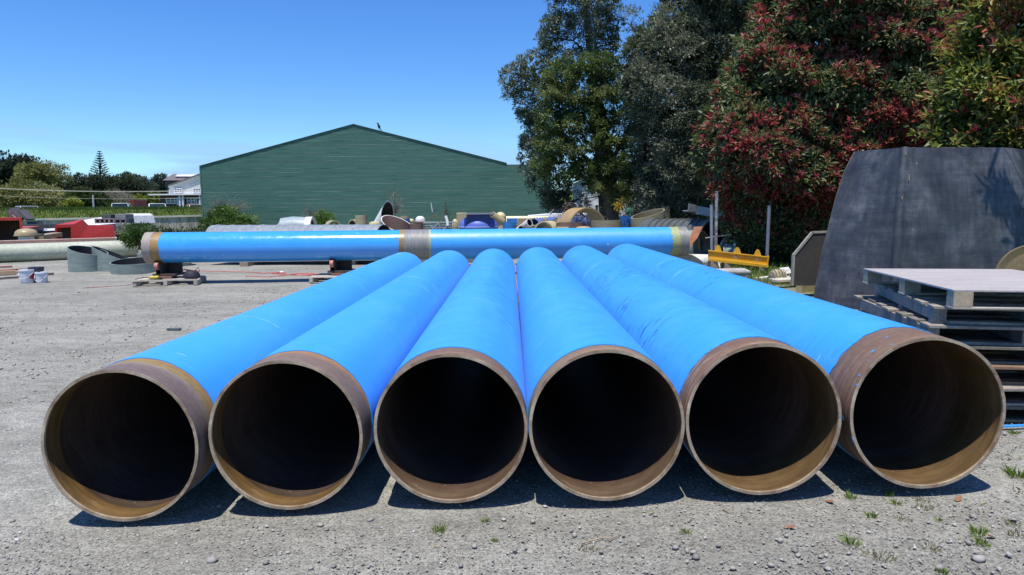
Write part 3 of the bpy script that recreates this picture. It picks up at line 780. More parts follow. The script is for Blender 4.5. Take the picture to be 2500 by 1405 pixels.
# retaining sleepers below the fence? short posts
pm = unit_box('post', fm_)
for k in range(9):
    p = fA.lerp(fB, (k + .5) / 9); g = gz(p.x, p.y)
    inst('post', pm, root, (p.x - fd.y * -.09, p.y + .09, g + .75), (0, 0, fr), (.12, .1, 1.5))

# tall grass on the bank behind the fence
gmat = leaf_mat('grass_blades', .55, .3, .3)
def blades(n, pos, hgt, wid, cols, lean=.35, seed=1):
    P = np.array(pos); m = len(P)
    D = np.stack([NP.normal(0, lean, m), NP.normal(0, lean, m), np.ones(m)], 1); N = NP.normal(0, 1, (m, 3)); N[:, 2] *= .2
    L = hgt * NP.uniform(.5, 1.25, m); Wd = np.full(m, wid) * NP.uniform(.6, 1.3, m)
    return leaf_arrays(P, D, N, L, Wd, palette(cols, P, seed, .5)(np.arange(m), m), six=False, fold=.1)
GR = [(.045, .085, .012), (.06, .105, .015), (.08, .125, .022), (.115, .145, .035)]
pos = []
for _ in range(26000):
    y = R.uniform(52, 62); px = R.uniform(-80, 505); x = ray(px, 510).x / ray(px, 510).y * y; pos.append((x, y, gz(x, y) - .05))
bt = raw_mesh('bank_grass', *blades(0, pos, .3, .035, GR)); tag(struct('bank_grass', bt, gmat, 'stuff'), 'long green grass on the bank behind the fence', 'grass')

# ------------------------------------------------------------------ vehicles beyond the bank
glassm = mat('car_glass', (.03, .04, .05), rough=.08, bump=0, fine=0)
tyre_m = mat('tyre', (.02, .02, .02), rough=.85)
rim_a = mat('wheel_rim', (.4, .4, .42), rough=.35)
lamp_m = mat('headlamp', (.6, .6, .58), rough=.15, bump=0)
def vehicle(name, label, cat, p, rz, paint, L, Wd, hb, ht, cab, group=None):
    """cab: four fractions along the length for windscreen foot/top, rear top/foot (front is +x)"""
    root = thing(name, label, cat, p, group); M = Matrix.Rotation(rz, 3, 'Z'); p = Vector(p)
    T = lambda x, y, z: p + M @ Vector((x, y, z))
    x0, x1, x2, x3 = (L * (c - .5) for c in cab); hw = Wd / 2; ti = .1 * Wd
    lo = MB().prism([T(-L / 2, -hw, .3), T(L / 2 - .05, -hw, .3), T(L / 2, -hw, .55), T(L / 2 - .12, -hw, hb - .12), T(x3 if x3 > x0 else x0, -hw, hb), T(-L / 2 + .05, -hw, hb), T(-L / 2, -hw, .6)], M @ Vector((0, Wd, 0)))
    part('body', lo, paint, root, bev=.05)
    b = [T(x0, -hw + .02, hb), T(x3, -hw + .02, hb), T(x3, hw - .02, hb), T(x0, hw - .02, hb)]
    t_ = [T(x1, -hw + ti, ht - .06), T(x2, -hw + ti, ht - .06), T(x2, hw - ti, ht - .06), T(x1, hw - ti, ht - .06)]
    part('window', MB().add(b + t_, [(0, 1, 2, 3), (4, 7, 6, 5), (0, 4, 5, 1), (1, 5, 6, 2), (2, 6, 7, 3), (3, 7, 4, 0)]), glassm, root, sm=False)
    part('roof', MB().prism([T(x1 - .05, -hw + ti - .02, ht - .06), T(x2 + .03, -hw + ti - .02, ht - .06), T(x2 + .03, hw - ti + .02, ht - .06), T(x1 - .05, hw - ti + .02, ht - .06)], (0, 0, .06)), paint, root, bev=.02)
    for (bx, tx) in ((x0, x1), (x3, x2), ((x0 + x3) / 2, (x1 + x2) / 2)):
        for s_ in (-1, 1):
            part('pillar', MB().beam(T(bx, s_ * (hw - .01), hb), T(tx, s_ * (hw - ti + .01), ht - .05), .07, .07), paint, root, sm=False)
    for wx in (-L * .31, L * .31):
        for s_ in (-1, 1):
            w = part('wheel', MB().cyl(T(wx, s_ * (hw - .18), .31), T(wx, s_ * (hw + .01), .31), .31, seg=20), tyre_m, root)
            part('rim', MB().cyl(T(wx, s_ * (hw - .02), .31), T(wx, s_ * (hw + .02), .31), .19, seg=14), rim_a, w)
    for s_ in (-1, 1): part('headlight', MB().box(T(L / 2 - .04, s_ * (hw - .25), .66), (.12, .3, .14), rz), lamp_m, root, sm=False)
    return root
white_p = mat('white_car_paint', (.78, .78, .77), (.72, .72, .72), 2, .25, 0, fine=.05)
silver_p = mat('silver_car_paint', (.55, .57, .6), (.5, .52, .55), 2, .25, 0, fine=.05)
def vbase(px, Y, py_top, h):
    p = W(px, py_top, Y); p.z -= h; return p
vehicle('parked_car', 'silver hatchback beyond the grass bank below the pale willow', 'car', vbase(64, 66, 503.5, 1.62), 2.45, silver_p, 4.1, 1.7, .95, 1.62, (.16, .3, .62, .82), 'vehicles behind the grass bank')
vehicle('parked_van', 'white van beside the red container beyond the grass bank', 'van', vbase(297, 74, 497, 1.95), 2.0, white_p, 4.4, 1.75, 1.05, 1.95, (.04, .08, .8, .93), 'vehicles behind the grass bank')
vehicle('parked_car', 'white car between the red container and the maroon house', 'car', vbase(382, 73, 497.5, 1.85), 2.1, white_p, 4.4, 1.75, 1.0, 1.85, (.1, .2, .6, .8), 'vehicles behind the grass bank')
vehicle('parked_car', 'orange and white car roof in front of the maroon house windows', 'car', vbase(474, 76, 500, 1.72), 2.2, mat('orange_car_paint', (.62, .3, .18), (.7, .6, .55), 1, .3, 0), 4.0, 1.7, 1.0, 1.72, (.1, .2, .62, .8), 'vehicles behind the grass bank')
vehicle('parked_ute', 'white ute under the trees right of the green shed', 'ute', vbase(1378, 46, 497, 1.7), PI - .25, white_p, 4.9, 1.8, 1.05, 1.7, (.3, .36, .55, .67))

# red container
cont = mat('red_container', (.3, .075, .055), (.2, .05, .04), 2, .7, .3, 20, isl=.1)
c0 = W(337, 503, 95); c0.z = gz(c0.x, c0.y)
root = thing('shipping_container', 'rusty red shipping container beside the white van', 'container', c0)
part('body', MB().box(c0 + Vector((0, 0, 1.36)), (1.7, 2.0, 2.5), .75), cont, root, sm=False)
Mx = Matrix.Rotation(.75, 3, 'Z')
for k in range(6):
    part('rib', MB().box(c0 + Mx @ Vector((-.87, -.85 + k * .34, 1.35)), (.05, .15, 2.3), .75), cont, root, sm=False)
for k in range(2):
    part('door', MB().box(c0 + Mx @ Vector((-.41 + k * .82, -1.02, 1.35)), (.78, .04, 2.3), .75), mat('dark_red_door', (.16, .045, .045), (.12, .035, .035), 2), root, sm=False)

# house left of the shed
HY = 84.0
white_w = mat('peeling_white_board', (.74, .73, .7), (.55, .54, .5), .8, .8, .2, 20, stretch=(1, 1, .5))
maroon = mat('maroon_wall', (.075, .03, .032), (.06, .025, .028), 1)
trim_w = mat('white_trim', (.78, .78, .78), (.7, .7, .72), 2)
brown_w = mat('brown_wall', (.12, .095, .08), (.1, .08, .07), 1)
grey_rf = mat('brown_grey_roof', (.17, .14, .13), (.14, .12, .11), 1)
pane_m = mat('window_pane', (.03, .045, .075), (.05, .07, .1), .8, .1, 0)
def hp(px, py, Y=HY): return W(px, py, Y)
hb_ = hp(445, 500); root = thing('house', 'house with white gabled upper storey over a maroon ground floor', 'house', (hb_.x, HY, gz(hb_.x, HY)))
g0 = gz(hb_.x, HY)
a, b_, c, d = hp(412, 475), hp(413, 459), hp(488, 431), hp(560, 462)
e = hp(560, 475)
part('upper_wall', MB().prism([a, e, d, c, b_], (0, 9, 0)), white_w, root, sm=False)
x0_, x1_ = hp(397, 500).x, hp(560, 500).x; zt = hp(400, 478).z
part('lower_wall', MB().box(((x0_ + x1_) / 2, HY + 4.3, (g0 + zt) / 2), (x1_ - x0_, 9.6, zt - g0)), maroon, root, sm=False)
part('eave', MB().box(((x0_ + x1_) / 2 - .3, HY - .6, zt + .09), (x1_ - x0_ + 1.2, 1.7, .16)), trim_w, root, sm=False)
for p_, q_ in ((b_, c), (c, d)):
    part('barge_board', MB().beam(p_ + Vector((0, -.1, .1)), q_ + Vector((0, -.1, .1)), .2, .16), trim_w, root, sm=False)
    part('roof', MB().prism([p_ + Vector((0, -.3, .14)), q_ + Vector((0, -.3, .14)), q_ + Vector((0, -.3, .3)), p_ + Vector((0, -.3, .3))], (0, 9.6, 0)), grey_rf, root, sm=False)
def window(px0, px1, py0, py1, nx_, ny_, yy=HY, off=.05):
    A, B = hp(px0, py0, yy), hp(px1, py1, yy); w, h = B.x - A.x, A.z - B.z; cx, cz = (A.x + B.x) / 2, (A.z + B.z) / 2; y = yy - off
    fr_ = MB()
    for s_ in (-1, 1):
        fr_.box((cx + s_ * w / 2, y - .04, cz), (.1, .1, h + .1)); fr_.box((cx, y - .037, cz + s_ * h / 2), (w - .1, .1, .1))
    o = part('window', fr_, trim_w, root, sm=False)
    cw, ch = w / nx_, h / ny_
    for i in range(nx_):
        for j in range(ny_):
            part('pane', MB().box((A.x + cw * (i + .5), y, B.z + ch * (j + .5)), (cw - .09, .03, ch - .09)), pane_m, o, sm=False)
    bars = MB()
    for i in range(1, nx_): bars.box((A.x + cw * i, y - .02, cz), (.09, .05, h - .1))
    for j in range(1, ny_): bars.box((cx, y - .023, B.z + ch * j), (w - .1, .05, .08))
    part('glazing_bars', bars, trim_w, o, sm=False)
window(426.5, 446, 461, 470, 3, 2); window(472, 491, 460.5, 469.5, 3, 2)
y_l = HY - .5
window(407, 438, 485, 497, 3, 2, HY - .5, .06); window(458, 477, 484.5, 497, 2, 2, HY - .5, .06); window(480, 492, 484.5, 497, 1, 1, HY - .5, .06)
for px in (439, 447, 488):
    p = hp(px, 490, HY - 1.2); part('post', MB().box((p.x, p.y, (g0 + zt) / 2), (.14, .14, zt - g0)), trim_w, root, sm=False)
part('notice_board', MB().box(hp(441, 492, HY - 1.1), (.9, .06, .9)), mat('pale_blue_notice', (.5, .58, .66)), root, sm=False)
part('chimney_pipe', MB().cyl(hp(478, 434, HY + 1), hp(478, 430, HY + 1), .25, seg=10), steel, root)
# brown hall behind
BY = 104.0
g1 = gz(-50, BY); q0, q1 = W(406, 441, BY), W(560, 441, BY); r_l, r_r = W(423, 425, BY + 6), W(560, 425, BY + 6)
root = thing('hall', 'brown hall with hipped grey roof and long white skylight behind the white gable', 'building', (q0.x, BY, g1))
part('wall', MB().box(((q0.x + q1.x) / 2, BY + 6, (g1 + q0.z) / 2), (q1.x - q0.x, 12, q0.z - g1)), brown_w, root, sm=False)
part('roof', MB().add([q0 + Vector((-.4, -.4, 0)), q1 + Vector((0, -.4, 0)), r_r, r_l, q0 + Vector((-.4, 12.4, 0)), q1 + Vector((0, 12.4, 0))], [(0, 1, 2, 3), (0, 3, 4), (4, 3, 2, 5), (0, 4, 5, 1)]), grey_rf, root, sm=False)
s = [W(*t) for t in ((429.5, 435.5, BY + 2.2), (560, 435.5, BY + 2.2), (560, 429.8, BY + 4.4), (436, 429.8, BY + 4.4))]
part('skylight', MB().prism([v + Vector((0, -.25, .12)) for v in s], (0, -.08, .12)), mat('skylight_sheet', (.85, .86, .86), rough=.3), root, sm=False)
part('skylight_frame', MB().beam(s[0] + Vector((0, -.36, .2)), s[1] + Vector((0, -.36, .2)), .1, .1), grey_rf, root, sm=False)

# house behind the trees on the right
root = thing('house', 'pale grey house glimpsed behind the tree trunks', 'house', W(1500, 540, 58))
A, B = W(1420, 440, 58), W(1690, 440, 58); gg = .6
ga = W(1500, 405, 58)
part('wall', MB().prism([(A.x, 58, gg), (B.x, 58, gg), (B.x, 58, B.z), (ga.x + 1, 58, ga.z), (A.x, 58, A.z)], (0, 8, 0)), mat('pale_grey_board', (.62, .62, .62), (.55, .55, .55), 1), root, sm=False)
part('roof', MB().prism([(A.x - .3, 57.7, A.z), (ga.x + 1, 57.7, ga.z + .1), (B.x + .3, 57.7, B.z), (B.x + .3, 57.7, B.z + .15), (ga.x + 1, 57.7, ga.z + .25), (A.x - .3, 57.7, A.z + .15)], (0, 9, 0)), grey_rf, root, sm=False)
def hp(px, py, Y=58): return W(px, py, Y)
for r_ in ((1432, 1452, 440, 460, 2, 2), (1452, 1470, 500, 520, 2, 1), (1530, 1560, 470, 500, 2, 2), (1590, 1620, 450, 480, 2, 2)):
    window(*r_, 57.98, .02)

# power lines and a thin pole
wire_m = mat('power_wire', (.62, .6, .5), rough=.5, bump=0); pole_m = mat('concrete_pole', (.5, .48, .44), (.42, .4, .37), 3)
for k, (ya, yb, Y, lab) in enumerate(((454, 459, 66, 'upper pale power line crossing before the dark trees'), (455.5, 460.5, 67, 'second power line just below the upper one'), (473, 479, 66, 'lower thin power line crossing before the shrubs'))):
    a_, b2 = W(-150, ya - 4, Y), W(620, yb - (0 if k < 2 else 2), Y)
    pts = [a_.lerp(b2, t / 14) + Vector((0, 0, -.5 * 4 * (t / 14) * (1 - t / 14))) for t in range(15)]
    solo('power_line', MB().limb(pts, .015 if k < 2 else .01, .015 if k < 2 else .01, 5), wire_m, lab, 'power line', group='power lines')
p = W(228, 505, 68); solo('utility_pole', MB().cyl((p.x, p.y, gz(p.x, p.y)), W(227, 476, 68), .1, .08, 8), pole_m, 'thin grey pole standing before the round green bush', 'pole')

# ------------------------------------------------------------------ left yard
red = mat('red_box_paint', (.44, .032, .026), (.38, .026, .022), 1.2, .55, .1, 30, fine=.12)
inner = mat('brown_box_inside', (.1, .055, .035), (.07, .04, .028), 2)
# half shell with pinkish inside
sh_o = mat('pale_green_shell', (.5, .52, .4), (.4, .42, .32), 1, .5, .2, 30); sh_i = mat('pink_shell_edge', (.55, .42, .34), (.45, .33, .27), 2, .7)
HSY = 27.5
a_, b2 = W(-260, 607, 25.2), W(331, 602, 30.4)
rr = .375; ax = (b2 - a_).normalized()
a_.z = b2.z = gz(-19, 27) + rr - .01; ax = (b2 - a_).normalized()
root = thing('pale_pipe', 'long pale sage green pipe lying on the gravel at the left edge', 'pipe', (b2.x, b2.y, a_.z - rr))
part('wall', MB().tube(a_, b2, rr, rr - .03, 48), sh_o, root)
part('end_lip', MB().tube(b2 - ax * .06, b2 + ax * .02, rr + .01, rr - .035, 48), mat('pale_lip', (.6, .58, .5)), root)
sd_ = Vector((-ax.y, ax.x, 0)); e0 = a_ + sd_ * .92; e1 = W(293, 598, 30.5); e1 = a_ + ax * ((e1 - a_).dot(ax)) + sd_ * .92
e0.z = e1.z = gz(-19, 27) + .515
root = thing('pink_trough', 'long pinkish half shell lying open behind the pale sage green pipe', 'half pipe', (e1.x, e1.y, a_.z - rr))
part('shell', MB().tube(e0, e1, .52, .49, 40, a0=PI - .68, a1=2 * PI - .6), sh_i, root)
part('end_lip', MB().tube(e1 - ax * .03, e1 + ax * .03, .535, .485, 40, a0=PI - .69, a1=2 * PI - .6), mat('pale_lip', ()), root)

grp = 'mitred grey green pipe offcuts'
og = mat('grey_green_pipe', (.27, .325, .285), (.19, .235, .21), 2.2, .5, .25, 30, stretch=(1, 1, 4)); ogi = mat('dark_pipe_inside', (.03, .03, .032), (.02, .02, .022), 2, .6)
def offcut(label, c, r, h, tilt=(0, 0, 1), cut=None, name='pipe_offcut', m=og, mi=ogi, th=.03, grp=grp, cat='pipe offcut', seg=56, base=None):
    c = Vector(c); tl = Vector(tilt).normalized(); root = thing(name, label, cat, c, grp)
    part('wall', MB().tube(c, c + tl * h, r, r - th, seg, nb=cut, up=(0, 1, 0.01)), m, root)
    part('inside', MB().tube(c + tl * .004, c + tl * (h - .004), r - th - .001, r - th - .006, seg, nb=cut, up=(0, 1, .01)), mi, root)
    return root
def gr(px, py): p = G(px, py); return p
p = gr(190, 665); offcut('tall grey green offcut with slanted dark mouth, leftmost of the ring group', onG(p.x, p.y + .6), .6, .7, (.06, -.05, 1), (.27, -.05, 1))
p = gr(262, 663); offcut('steeply mitred grey green offcut behind the low ring', onG(p.x, p.y + .75), .8, .46, (0, .0, 1), (.44, .2, 1))
p = gr(304, 672); c_ = onG(p.x, p.y + .75); c_.z += .07; offcut('low grey green ring lying almost flat with a dark inside', c_, .76, .33, (.0, -.1, 1))
p = gr(368, 654); offcut('grey green offcut rising towards the end of the long blue pipe', onG(p.x, p.y + .9), .95, .5, (0, 0, 1), (-.5, .22, 1))

# red boxes
def red_box(label, px0, px1, py_b, py_t, Y, dep):
    A, B = W(px0, py_b, Y), W(px1, py_t, Y); A2 = Vector((B.x, Y, A.z)); up_ = Vector((0, 0, B.z - A.z)); t = .13
    root = thing('red_box', label, 'box', A); dv = Vector((B.x, Y, 0)).normalized() * dep; ex = (A2 - A).normalized()
    part('side', MB().prism([A, A + ex * t, A + ex * t + up_, A + up_], dv), red, root, sm=False)
    part('side', MB().prism([A2 - ex * t, A2, A2 + up_, A2 - ex * t + up_], dv), red, root, sm=False)
    L, Rr = A + ex * (t + .002), A2 - ex * (t + .002); tt = Vector((0, 0, t))
    part('top', MB().prism([L + up_ - tt, Rr + up_ - tt, Rr + up_, L + up_], dv), red, root, sm=False)
    part('bottom', MB().prism([L, Rr, Rr + tt * .5, L + tt * .5], dv), red, root, sm=False)
    part('back', MB().prism([L + dv * .93, Rr + dv * .93, Rr + dv * .93 + up_ - tt * 1.1, L + dv * .93 + up_ - tt * 1.1], dv * .05), inner, root, sm=False)
    return A, B
A, B = red_box('big red open fronted box at the left edge of the yard', -110, 53, 598, 532, 33, 2.6)
timber = mat('yard_timber', (.36, .29, .2), (.24, .19, .14), 3, .85, .3, 30, stretch=(1, 4, 1))
for k in (.12, .88):
    q = A.lerp(Vector((B.x, A.y, A.z)), k); g = gz(q.x, q.y)
    solo('bearer_timber', MB().box((q.x, q.y + 1.3, (g + A.z) / 2), (.3, 2.6, A.z - g)), timber, 'timber bearer under the %s side of the big red box' % ('left' if k < .5 else 'right'), 'timber', group='timbers under the red boxes', sm=False)
# house-shaped red box: opening on the left face, long body running right
RY = 35.0
P = lambda px, py, dy=0: W(px, py, RY + dy)
root = thing('red_housing', 'red house shaped housing with pitched top and dark square opening', 'housing', P(180, 600))
f0, f1, f2, f3 = P(133, 600, .25), P(181, 599.5), P(180, 548), P(134, 550, .25)
# front (opening) face as a frame
def lerp4(u, v): return f0.lerp(f1, u).lerp(f3.lerp(f2, u), v)
for nm, q in (('jamb', [(0, 0), (.1, 0), (.1, .98), (0, 1)]), ('jamb', [(.84, 0), (1, 0), (1, 1), (.84, .98)]), ('head', [(.1, .86), (.84, .86), (.84, .98), (.1, .98)])):
    part(nm, MB().prism([lerp4(*t) for t in q], (.12, .2, 0)), red, root, sm=False)
part('inside', MB().prism([lerp4(*t) + Vector((.5, .9, 0)) for t in [(-.05, 0), (1.0, 0), (1.0, .95), (-.05, .95)]], (.02, .04, 0)), inner, root, sm=False)
g2_ = P(202, 537, .0); g3_ = P(216, 551, 0); g4_ = P(279, 551.5, -.2); g5_ = P(280, 595, -.2)
back = Vector((-1.35, 2.1, 0)) * .8
part('side_wall', MB().prism([f1, g5_, g4_, g3_, g2_, f2], (-.03, .06, 0)), red, root, sm=False)
part('roof', MB().add([f2, g2_, g2_ + back, f3], [(0, 1, 2, 3)]).prism([g2_, g3_, g3_ + back, g2_ + back], (0, 0, -.04)), red, root, sm=False)
part('lid', MB().prism([g3_, g4_, g4_ + back, g3_ + back], (0, 0, -.05)), red, root, sm=False)
part('end_wall', MB().prism([g5_, g4_, g4_ + back, g5_ + back], (-.05, 0, 0)), red, root, sm=False)
part('back_wall', MB().prism([f0 + Vector((0, .25, 0)), g5_ + back, g4_ + back, f3 + Vector((0, .25, 0))], (0, .05, 0)), inner, root, sm=False)
for px in (150, 262):
    q = P(px, 598, .5); g = gz(q.x, q.y); solo('bearer_timber', MB().box((q.x, q.y + .5, (g + q.z) / 2 - .01), (.35, 2.2, max(q.z - g, .06))), timber, 'timber bearer under the %s end of the red housing' % ('opening' if px < 200 else 'solid'), 'timber', group='timbers under the red boxes', sm=False)

# white and blue moulded wing behind the red housing
wingw = mat('white_gelcoat', (.8, .8, .78), (.72, .72, .7), 1, .3, .05); wingb = mat('blue_gelcoat', (.08, .13, .62), (.07, .11, .55), 1, .35, .05)
Q = lambda px, py, Y=40: W(px, py, Y)
root = thing('moulded_wing', 'long tapering white and blue moulding with raised white tail', 'moulding', Q(200, 580))
up_ = [(50, 561), (140, 548), (215, 536), (248, 531), (300, 523)]; lo_ = [(50, 566), (140, 563), (215, 553), (248, 549), (300, 545)]; bo_ = [(56, 568), (140, 573), (215, 569), (248, 566), (300, 562)]
mb, mc = MB(), MB()
for k in range(4):
    u0_, u1_, l0_, l1_, b0_, b1_ = Q(*up_[k], 41.2), Q(*up_[k + 1], 41.2), Q(*lo_[k]), Q(*lo_[k + 1]), Q(*bo_[k], 40.3), Q(*bo_[k + 1], 40.3)
    mb.add([u0_, u1_, l1_, l0_], [(0, 1, 2, 3)]); mc.add([l0_, l1_, b1_, b0_], [(0, 1, 2, 3)])
    bk = Vector((0, 1.6, 0)); mb.add([u0_, u1_, u1_ + bk + Vector((0, 0, -.5)), u0_ + bk + Vector((0, 0, -.5))], [(0, 3, 2, 1)]); mc.add([b0_, b1_, b1_ + bk, b0_ + bk], [(0, 1, 2, 3)])
part('upper_skin', mb, wingw, root); part('lower_skin', mc, wingb, root)
tl_ = [(306, 522), (318, 522), (325, 527), (331, 546), (306, 546.5)]
part('tail', MB().prism([Q(*t, 38.5) for t in tl_], (.5, 1.2, 0)), wingw, root, sm=False)
part('tail_underside', MB().prism([Q(*t, 38.6) for t in ((308, 547), (331, 547), (336, 557), (318, 560))], (.4, 1.0, 0)), mat('navy_gelcoat', (.03, .04, .12)), root, sm=False)
part('nose_band', MB().prism([Q(*t, 38.4) for t in ((313, 549), (318, 551), (322, 558), (321, 566), (312, 566))], (.1, .4, 0)), wingb, root, sm=False)
part('keel', MB().box(Q(180, 585, 40.6) + Vector((0, 0, -.2)), (4.5, .5, .5)), timber, root, sm=False)

# concrete blocks stack, each block its own thing
conc = mat('grey_concrete_block', (.26, .25, .24), (.18, .175, .17), 2, .9, .4, 30, isl=.15)
dark_b = mat('dark_block', (.11, .11, .115), (.08, .08, .085), 2, .85)
def block(label, px0, px1, py0, py1, Y, m, dep=.8, holes=0):
    A, B = W(px0, py1, Y), W(px1, py0, Y); root = thing('concrete_block', label, 'block', (A.x, Y, A.z), 'stacked concrete blocks')
    w, h = B.x - A.x, B.z - A.z
    if not holes: part('body', MB().box(((A.x + B.x) / 2, Y + dep / 2, (A.z + B.z) / 2), (w, dep, h)), m, root, sm=False, bev=.02)
    else:
        part('back', MB().box(((A.x + B.x) / 2, Y + dep * .7, (A.z + B.z) / 2), (w, dep * .6, h)), dark_b, root, sm=False)
        t = h * .2
        part('frame', MB().box(((A.x + B.x) / 2, Y + dep * .2, B.z - t / 2), (w, dep * .4 - .004, t)).box(((A.x + B.x) / 2, Y + dep * .2, A.z + t / 2), (w, dep * .4 - .004, t)), m, root, sm=False)
        for k in range(holes + 1):
            part('web', MB().box((A.x + w * (.04 + .92 * k / holes), Y + dep * .2, (A.z + B.z) / 2), (w * .08, dep * .4 - .01, h - 2 * t - .004)), m, root, sm=False)
block('dark grey block at the top left of the concrete block stack', 248, 270, 524, 535, 36.6, dark_b)
block('hollow grey block with square holes below the dark top one', 231, 279, 534, 546, 36, conc, .8, 4)
block('pale grey block on top right of the stack beside the white tail', 281, 306, 523, 535, 36.6, conc)
block('hollow block under the pale top right block', 279.5, 307, 535, 546, 36, conc, .8, 2)
block('big dark block in the middle of the stack right of the red housing', 282, 313, 546, 569.5, 35.2, mat('mottled_block', (.22, .22, .21), (.08, .08, .085), 6, .9, lo=.45, hi=.55), 1.2)
block('bottom block of the stack right of the red housing', 283, 316, 572, 600, 35.2, dark_b, 1.2)
p = W(299, 571, 35.1); solo('timber_spacer', MB().box(p, (.82, .5, .05)), timber, 'thin timber spacer between the two lowest blocks', 'spacer', sm=False)
p = W(290, 606, 35.2); solo('timber_stand', MB().box((p.x + .1, p.y + .6, (gz(p.x, p.y) + W(290, 600.2, 35.2).z) / 2), (1.0, 1.1, max(.05, W(290, 600.2, 35.2).z - gz(p.x, p.y)))), timber, 'timber stand carrying the concrete block stack', 'stand', sm=False)

# brown dome on a white drum, trestle, lid box, dark lids, red sheet
tanm = mat('tan_resin', (.42, .33, .18), (.33, .25, .13), 2, .45, .15, 30)
c = W(66, 598, 30.5); g = gz(c.x, c.y); zt = W(66, 577, 30.5).z
root = thing('domed_tank', 'brown domed lid on a white drum beside the big red box', 'tank', (c.x, c.y, g))
part('drum', MB().lathe((c.x, c.y, g), [(.28, 0), (.3, .02), (.3, zt - g - .02), (.28, zt - g)], 28), wingw, root)
part('rim', MB().lathe((c.x, c.y, zt), [(.3, 0), (.47, .01), (.47, .05), (.3, .06)], 32), tanm, root)
part('dome', MB().lathe((c.x, c.y, zt + .05), [(.44, 0), (.43, .08), (.38, .18), (.28, .25), (.12, .29), (0, .3)], 32), tanm, root)
c = W(90, 597, 31); g = gz(c.x, c.y); zt = W(90, 578, 31).z
root = thing('trestle', 'grey timber trestle standing between the dome and the red housing', 'trestle', (c.x, c.y, g))
part('post', MB().box((c.x, c.y, (g + zt) / 2), (.16, .16, zt - g)), timber, root, sm=False)
part('head', MB().box((c.x, c.y, zt + .06), (.42, .5, .12)), timber, root, sm=False)
part('foot', MB().box((c.x, c.y - .2, g + .04), (.5, .3, .08)), timber, root, sm=False)
c0_, c1_ = W(93, 580, 32.5), W(140, 573, 34)
solo('tan_plank', MB().beam(c0_, c1_, .5, .2), tanm, 'tan moulded plank running behind the red housing', 'plank', sm=False)
solo('tan_plank', MB().beam(c0_ + Vector((.1, .5, -.32)), c1_ + Vector((.2, .6, -.3)), .5, .1), mat('dark_timber', (.09, .08, .07)), 'dark plank under the tan moulded plank', 'plank', sm=False)
c = W(86, 549, 40); root = thing('lidded_crate', 'dark crate with a green lid before the fence', 'crate', c + Vector((0, 0, -.6)))
part('body', MB().box(c + Vector((0, 0, -.25)), (.55, .6, .9)), dark_b, root, sm=False); part('lid', MB().box(c + Vector((0, 0, .24)), (.7, .7, .07)), mat('green_lid', (.1, .25, .18)), root, sm=False)
c0_, c1_ = W(52, 556, 38.5), W(200, 549, 40)
solo('dark_board', MB().beam(c0_, c1_, .6, .25), mat('dark_grey_board', (.1, .105, .11)), 'long dark grey board lying before the fence', 'board', sm=False)
for k, (px, py, a_) in enumerate(((8, 524, .6), (33, 525, .7))):
    c = W(px, py, 34); lab = ('dark slanted lid standing at the frame edge on the big red box', 'dark slanted lid on the big red box beside the pale bent rod')[k]
    solo('slanted_lid', MB().box(c + Vector((0, .9, -.02)), (.12 + .2 * (1 - k), .6, .62), M=Matrix.Rotation(-a_, 3, 'Y')), dark_b, lab, 'lid', sm=False, group='lids on the red box')
a_ = W(27, 521, 34); solo('bent_rod', MB().limb([W(39, 532.5, 34.3), W(31, 526, 34.3), W(24, 522, 34.3), W(25, 514, 34.3)], .018, .014, 5), pal_w, 'pale bent rod sticking up from the big red box', 'rod')
c0_, c1_ = W(53, 558, 37), W(80, 555, 37.8); solo('red_sheet', MB().beam(c0_, c1_, .9, .1), mat('faded_red', (.5, .1, .1), (.42, .09, .09), 2), 'faded red sheet lying behind the brown dome', 'sheet', sm=False)

# buckets and planks at the left
buck = mat('white_bucket', (.7, .72, .76), (.62, .64, .68), 4, .4, .05); buck_d = mat('dark_bucket', (.03, .035, .06), (.02, .022, .04), 4, .45)
def bucket(label, px, py, dpy, r, h, m, handle=True, lean=0):
    p = G(px, py); g = p.z
    root = thing('paint_bucket', label, 'bucket', p, 'paint buckets on the gravel')
    part('body', MB().lathe(p, [(r * .86, 0), (r * .88, .01), (r, h), (r * .95, h), (r * .83, .03), (0, .03)], 28), m, root)
    part('rim', MB().lathe(p + Vector((0, 0, h - .05)), [(r, 0), (r * 1.07, .005), (r * 1.07, .03), (r, .035)], 28), m, root)
    if handle:
        pts = [p + Vector((r * 1.05 * math.cos(t), -r * 1.02 * abs(math.sin(t)) - .01, h - .06 - .2 * math.sin(t))) for t in np.linspace(0, PI, 11)]
        part('handle', MB().limb(pts, .009, .009, 6), mat('bucket_wire', (.75, .76, .78), rough=.3), root)
    return root
bucket('white paint bucket with a red label patch, leftmost of the three', 68, 692, 0, .185, .4, buck)
bucket('dark navy bucket behind the two white ones', 91, 690, 0, .19, .44, buck_d, False)
bucket('smaller white bucket with drooping wire handle, right of the dark bucket', 103, 691.5, 0, .155, .32, buck)
p = G(60, 692); solo('label_patch', MB().tube(p + Vector((.09, .0, .13)), p + Vector((.09, 0, .27)), .186, .18, 10, a0=PI * .93, a1=PI * 1.2, up=(0, 1, 0.01)), mat('red_label', (.55, .05, .07)), 'red label patch wrapped on the leftmost white bucket', 'label')
redw = mat('red_brown_plank', (.42, .2, .13), (.3, .14, .09), 3, .8, .3, 30, stretch=(4, 1, 1)); tanw = mat('tan_plank_wood', (.5, .33, .19), (.4, .26, .15), 3, .8, .3, 30, stretch=(4, 1, 1)); greyw = mat('dark_plank_wood', (.2, .15, .12), (.14, .1, .085), 3, .85)
